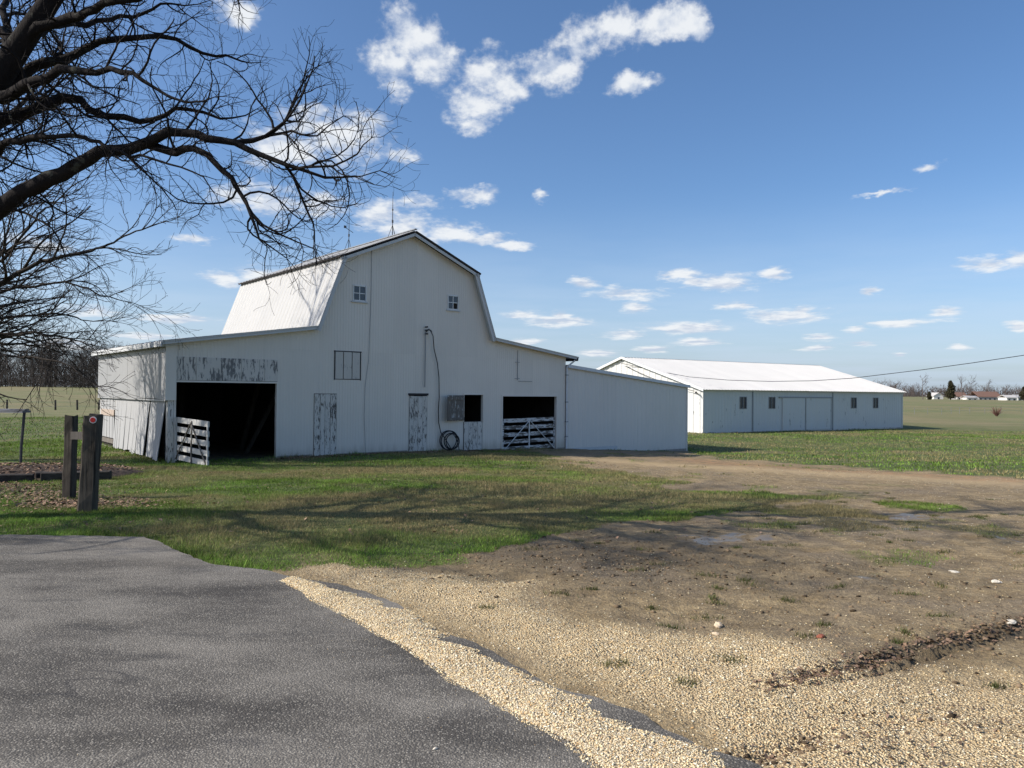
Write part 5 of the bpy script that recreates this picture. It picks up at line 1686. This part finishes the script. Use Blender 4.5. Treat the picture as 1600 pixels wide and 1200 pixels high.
# ---- far bare trees
def far_tree_arrays(seed, h, spread, n1=9, n2=6, n3=4, r0=.16, up=.75):
    r_ = np.random.default_rng(seed)
    br = []
    tp_ = np.array([(0, 0, -.5), (r_.normal(0, .1), 0, h * .35), (r_.normal(0, .25), r_.normal(0, .2), h * .7), (r_.normal(0, .35), 0, h)])
    br.append((tp_, np.array([r0, r0 * .8, r0 * .45, .03]), 5))
    for i in range(n1):
        t = .25 + .7 * (i + r_.uniform(0, 1)) / n1
        z = t * h
        a = r_.uniform(0, 6.28)
        x0 = np.interp(z, tp_[:, 2], tp_[:, 0]); y0 = np.interp(z, tp_[:, 2], tp_[:, 1])
        L = spread * (1.1 - .55 * t) * r_.uniform(.7, 1.2)
        d = np.array([math.cos(a), math.sin(a), up * r_.uniform(.6, 1.4)])
        p_ = np.array([(x0, y0, z), np.array((x0, y0, z)) + d * L * .5, np.array((x0, y0, z)) + d * L * .9 + np.array((0, 0, L * .2))])
        br.append((p_, np.array([r0 * .4, r0 * .25, .025]), 3))
        for j in range(n2):
            tt_ = r_.uniform(.25, 1)
            b0 = p_[0] + (p_[2] - p_[0]) * tt_
            d2_ = d * .6 + r_.normal(0, .55, 3) + np.array((0, 0, .25))
            L2 = L * .42 * r_.uniform(.5, 1.2)
            p2 = np.array([b0, b0 + d2_ * L2 * .5, b0 + d2_ * L2 + r_.normal(0, .1, 3)])
            br.append((p2, np.array([r0 * .17, r0 * .12, .02]), 3))
            for k in range(n3):
                c0 = p2[0] + (p2[2] - p2[0]) * r_.uniform(.3, 1)
                d3 = d2_ * .4 + r_.normal(0, .6, 3)
                br.append((np.array([c0, c0 + d3 * L2 * .6]), np.array([r0 * .09, .018]), 3))
    return br


def merge_far(name, placements, mat, protos):
    V_, F_ = [], []
    off_ = 0
    for (x, y, z, s_, a, pi_) in placements:
        v_, f_ = protos[pi_]
        ca, sa = math.cos(a), math.sin(a)
        q_ = np.stack([v_[:, 0] * ca - v_[:, 1] * sa, v_[:, 0] * sa + v_[:, 1] * ca, v_[:, 2]], -1) * s_ + np.array((x, y, z))
        V_.append(q_); F_.append(f_ + off_)
        off_ += len(q_)
    return array_mesh(name, np.concatenate(V_), np.concatenate(F_), mat)


def proto(br):
    V_, F_ = [], []
    off_ = 0
    for pts_, rs_, ns in br:
        P_ = np.asarray(pts_, float)
        k = len(P_)
        T_ = np.gradient(P_, axis=0)
        T_ /= np.linalg.norm(T_, axis=1, keepdims=True) + 1e-9
        ref = np.array([0.31, 0.22, 0.93]) if abs(T_[0, 2]) < .9 else np.array([1., .1, 0])
        A_ = np.cross(T_, ref); A_ /= np.linalg.norm(A_, axis=1, keepdims=True) + 1e-9
        B_ = np.cross(T_, A_)
        th = np.arange(ns) * 2 * np.pi / ns
        ring = P_[:, None] + np.asarray(rs_)[:, None, None] * (A_[:, None] * np.cos(th)[None, :, None] + B_[:, None] * np.sin(th)[None, :, None])
        V_.append(ring.reshape(-1, 3))
        i_ = np.arange(k - 1)[:, None] * ns
        j_ = np.arange(ns)[None]
        F_.append(np.stack([i_ + j_, i_ + (j_ + 1) % ns, i_ + ns + (j_ + 1) % ns, i_ + ns + j_], -1).reshape(-1, 4) + off_)
        off_ += k * ns
    return np.concatenate(V_), np.concatenate(F_)


protos = [proto(far_tree_arrays(100 + i, 11 + i * .5, 3.6 + .2 * i, 12, 7, 3)) for i in range(6)]
pl = []
fr2 = random.Random(8)
for i in range(300):
    x_ = fr2.uniform(-300, -106)
    y_ = fr2.uniform(203, 250)
    edge_ = np.interp(x_, [-330, -125, -106], [1.15, 1.0, .72])
    pl.append((x_, y_, gz(x_, y_), fr2.uniform(.75, 1.05) * edge_, fr2.uniform(0, 6.28), fr2.randrange(6)))
wd_o = merge_far('woodland', pl, M['barkfar'], protos)
tag(wd_o, 'dark mass of bare woods beyond the field at far left', 'woods', kind='stuff')
# scrub along the foot of the woods
n = 60000
sx_, sy_ = rng.uniform(-300, -103, n), rng.uniform(202, 240, n)
sz_ = ground(sx_, sy_) + np.abs(rng.normal(0, 3.6, n))
a_ = rng.uniform(0, 6.28, n)
ln = rng.uniform(.6, 1.6, n)
v = np.stack([np.stack([sx_ - .05, sy_, sz_], -1), np.stack([sx_ + .06, sy_, sz_], -1), np.stack([sx_ + np.cos(a_) * ln * .5, sy_ + np.sin(a_) * ln * .5, sz_ + ln], -1)], 1)
sc_o = array_mesh('woodland_scrub', v.reshape(-1, 3), np.arange(n * 3).reshape(n, 3), M['barkfar'])
tag(sc_o, 'tangled dark undergrowth at the foot of the far left woods', 'undergrowth', kind='stuff')

protos2 = [proto(far_tree_arrays(200 + i, 8, 3.4, 9, 5, 2, r0=.22, up=.6)) for i in range(4)]
pl = []
for i in range(520):
    a_ = rad(fr2.uniform(14, 48))
    d_ = fr2.uniform(760, 930)
    x_, y_ = math.sin(a_) * d_, math.cos(a_) * d_
    k = 1.55 if math.degrees(a_) < 27 else 1.1
    pl.append((x_, y_, gz(x_, y_) - 1.0, fr2.uniform(.8, 1.25) * k, fr2.uniform(0, 6.28), fr2.randrange(4)))
M['farwood'] = mat_plain('distant brown woods', (.13, .105, .095), .95)
fw = merge_far('distant_woods', pl, M['farwood'], protos2)
tag(fw, 'low brown line of distant bare woods along the right horizon', 'woods', kind='stuff')
n = 9000
a_ = np.radians(rng.uniform(12, 50, n)); d_ = rng.uniform(740, 900, n)
sx_, sy_ = np.sin(a_) * d_, np.cos(a_) * d_
sz_ = ground(sx_, sy_) - 1 + np.abs(rng.normal(0, 3.0, n))
v = np.stack([np.stack([sx_ - .5, sy_, sz_], -1), np.stack([sx_ + .5, sy_, sz_], -1), np.stack([sx_ + rng.normal(0, .6, n), sy_, sz_ + rng.uniform(1, 2.6, n)], -1)], 1)
o = array_mesh('distant_scrub', v.reshape(-1, 3), np.arange(n * 3).reshape(n, 3), M['farwood'])
tag(o, 'brown brush below the distant woods on the right horizon', 'brush', kind='stuff')


def far_at(px, d):
    return ((px - 800) / 1200) * d, d


# single bare trees by the far houses
for i, (px, d, h, spread, lb) in enumerate(((1442, 330, 9.5, 3.4, 'lone bare tree standing just right of the machine shed roof end'),
                                            (1503, 350, 10.0, 3.2, 'tall thin bare tree right beside the larger far cedar'),
                                            (1517, 352, 9.8, 3.2, 'bare tree second to the right of the larger far cedar'),
                                            (1541, 390, 8.2, 4.2, 'wide bushy bare tree behind the long brown roof'),
                                            (1572, 345, 6.2, 2.6, 'small bare tree in front of the white far houses'))):
    x_, y_ = far_at(px, d)
    root = empty('bare_tree', (x_, y_, gz(x_, y_)))
    br = far_tree_arrays(300 + i, h, spread, 11, 6, 3, r0=.17)
    tubes_to_mesh(br[:1], 'trunk', M['farwood'], root)
    tubes_to_mesh(br[1:], 'crown', M['farwood'], root)
    tag(root, lb, 'tree', 'bare trees by the far houses')

M['cedar'] = mat_attr('dark cedar foliage', rough=.9)
for i, (px, d, h, wd_, lb) in enumerate(((1485.5, 340, 8.3, 3.4, 'larger dark cedar tree standing among the far houses'), (1600, 330, 5.8, 2.8, 'dark cedar tree at the right edge of the picture'), (1452, 335, 3.2, 1.3, 'small dark cedar beside the lone bare tree'))):
    x_, y_ = far_at(px, d)
    root = empty('cedar_tree', (x_, y_, gz(x_, y_)))
    MB().tube([(0, 0, -.3), (0, 0, h * .8)], [.22, .05], 6).build('trunk', M['postdark'], root)
    n = 4200
    r_ = np.random.default_rng(400 + i)
    t = r_.uniform(.04, 1, n) ** .8
    a = r_.uniform(0, 6.28, n)
    lob = .60 + .40 * np.sin(a * 2 + t * 13 + i) * np.sin(t * 23 + a * 3)
    rad_ = wd_ * (1.02 - t) ** .55 * lob * r_.uniform(.45, 1.05, n) * np.clip(t * 7, .5, 1)
    cx_, cy_, cz_ = np.cos(a) * rad_, np.sin(a) * rad_, t * h
    v = np.stack([cx_, cy_, cz_], -1)[:, None] + r_.normal(0, .20, (n, 3, 3))
    tn = np.array([.030, .032, .018]) * r_.uniform(.5, 1.6, (n, 1)) + np.array([.02, .008, 0]) * r_.uniform(0, 1, (n, 1))
    array_mesh('crown', v.reshape(-1, 3), np.arange(n * 3).reshape(n, 3), M['cedar'], root, tint=np.repeat(tn, 3, axis=0))
    tag(root, lb, 'tree', 'cedars by the far houses')
# shrub in the field
sx0, sy0 = 67.7, 107.3
root = empty('shrub', (sx0, sy0, gz(sx0, sy0)))
br = []
r_ = np.random.default_rng(77)
for i in range(130):
    a = r_.uniform(0, 6.28)
    d = np.array([math.cos(a) * .7, math.sin(a) * .7, r_.uniform(.7, 1.5)]) * r_.uniform(.4, .8)
    br.append((np.array([(0, 0, -.05), d * .6 + r_.normal(0, .05, 3), d * 1.3 + r_.normal(0, .12, 3)]), np.array([.02, .016, .010]), 3))
M['redtwig'] = mat_plain('reddish twigs', (.17, .085, .065), .9)
tubes_to_mesh(br, 'twigs', M['redtwig'], root)
tag(root, 'small reddish leafless shrub alone in the right field', 'shrub')

# ================================================================== far houses
M['roofbrown'] = mat_plain('brown shingles', (.17, .10, .075), .9, var=.25)
M['roofgrey'] = mat_plain('pale roof', (.46, .44, .42), .8)
M['cream'] = mat_plain('white house siding', (.72, .70, .66), .7, var=.08)
M['brickwall'] = mat_plain('grey house wall', (.40, .39, .38), .8)


def house(px0, px1, d, eave, ridge_, depth, wall, roof, label, gable_front=False, wins=2):
    x0, _ = far_at(px0, d)
    x1, _ = far_at(px1, d)
    W_ = x1 - x0
    z0 = gz((x0 + x1) / 2, d)
    root = empty('house', (x0, d, z0))
    tag(root, label, 'house')
    MB().box(0, W_, 0, depth, -1, eave).build('wall', wall, root)
    o_ = .3
    if gable_front:
        MB().hexa([(0, -.02, eave), (W_, -.02, eave), (W_ / 2, -.02, ridge_)], [(0, depth, eave), (W_, depth, eave), (W_ / 2, depth, ridge_)]).build('gable', wall, root)
        for sg_ in (0, 1):
            xa, xb = (-o_, W_ / 2) if sg_ == 0 else (W_ + o_, W_ / 2)
            MB().beam((0, 0, 0), (0, .1, 0), .01, .01).v.clear()
            MB().hexa([(xa, -o_, eave - .15), (xb, -o_, ridge_ + .02), (xb, depth + o_, ridge_ + .02), (xa, depth + o_, eave - .15)],
                      [(xa, -o_, eave + .05), (xb, -o_, ridge_ + .22), (xb, depth + o_, ridge_ + .22), (xa, depth + o_, eave + .05)]).build('roof', roof, root)
    else:
        for sg_ in (0, 1):
            ya, yb = (-o_, depth / 2) if sg_ == 0 else (depth + o_, depth / 2)
            MB().hexa([(-o_, ya, eave - .1), (W_ + o_, ya, eave - .1), (W_ + o_, yb, ridge_), (-o_, yb, ridge_)],
                      [(-o_, ya, eave + .08), (W_ + o_, ya, eave + .08), (W_ + o_, yb, ridge_ + .18), (-o_, yb, ridge_ + .18)]).build('roof', roof, root)
    for k in range(wins):
        xc = W_ * (k + .5) / wins
        ww = MB().box(xc - .45, xc + .45, -.05, -.01, eave - 1.6, eave - .5).build('window', M['glass'], root)
        MB().box(xc - .55, xc + .55, -.08, -.052, eave - .5, eave - .38).build('window_frame', M['white'], ww)


house(1459, 1474, 360, 1.5, 2.9, 6, M['cream'], M['roofgrey'], 'small white gabled house left of the larger far cedar', True, 1)
house(1496, 1512, 365, 1.3, 3.3, 7, M['brickwall'], M['roofbrown'], 'low brown roofed house just right of the larger far cedar', False, 2)
house(1511, 1528, 350, 1.0, 1.7, 5, M['cream'], M['roofgrey'], 'small pale outbuilding in front of the brown roofed houses', False, 2)
house(1529, 1565, 372, 1.4, 3.9, 9, M['brickwall'], M['roofbrown'], 'long house with a wide brown roof on the right horizon', False, 5)
house(1573, 1589, 340, 1.2, 2.2, 6, M['cream'], M['roofgrey'], 'white house near the right edge, left of the other white one', False, 2)
house(1590, 1612, 345, 1.5, 2.4, 6, M['cream'], M['roofgrey'], 'white house cut by the right picture edge', False, 3)
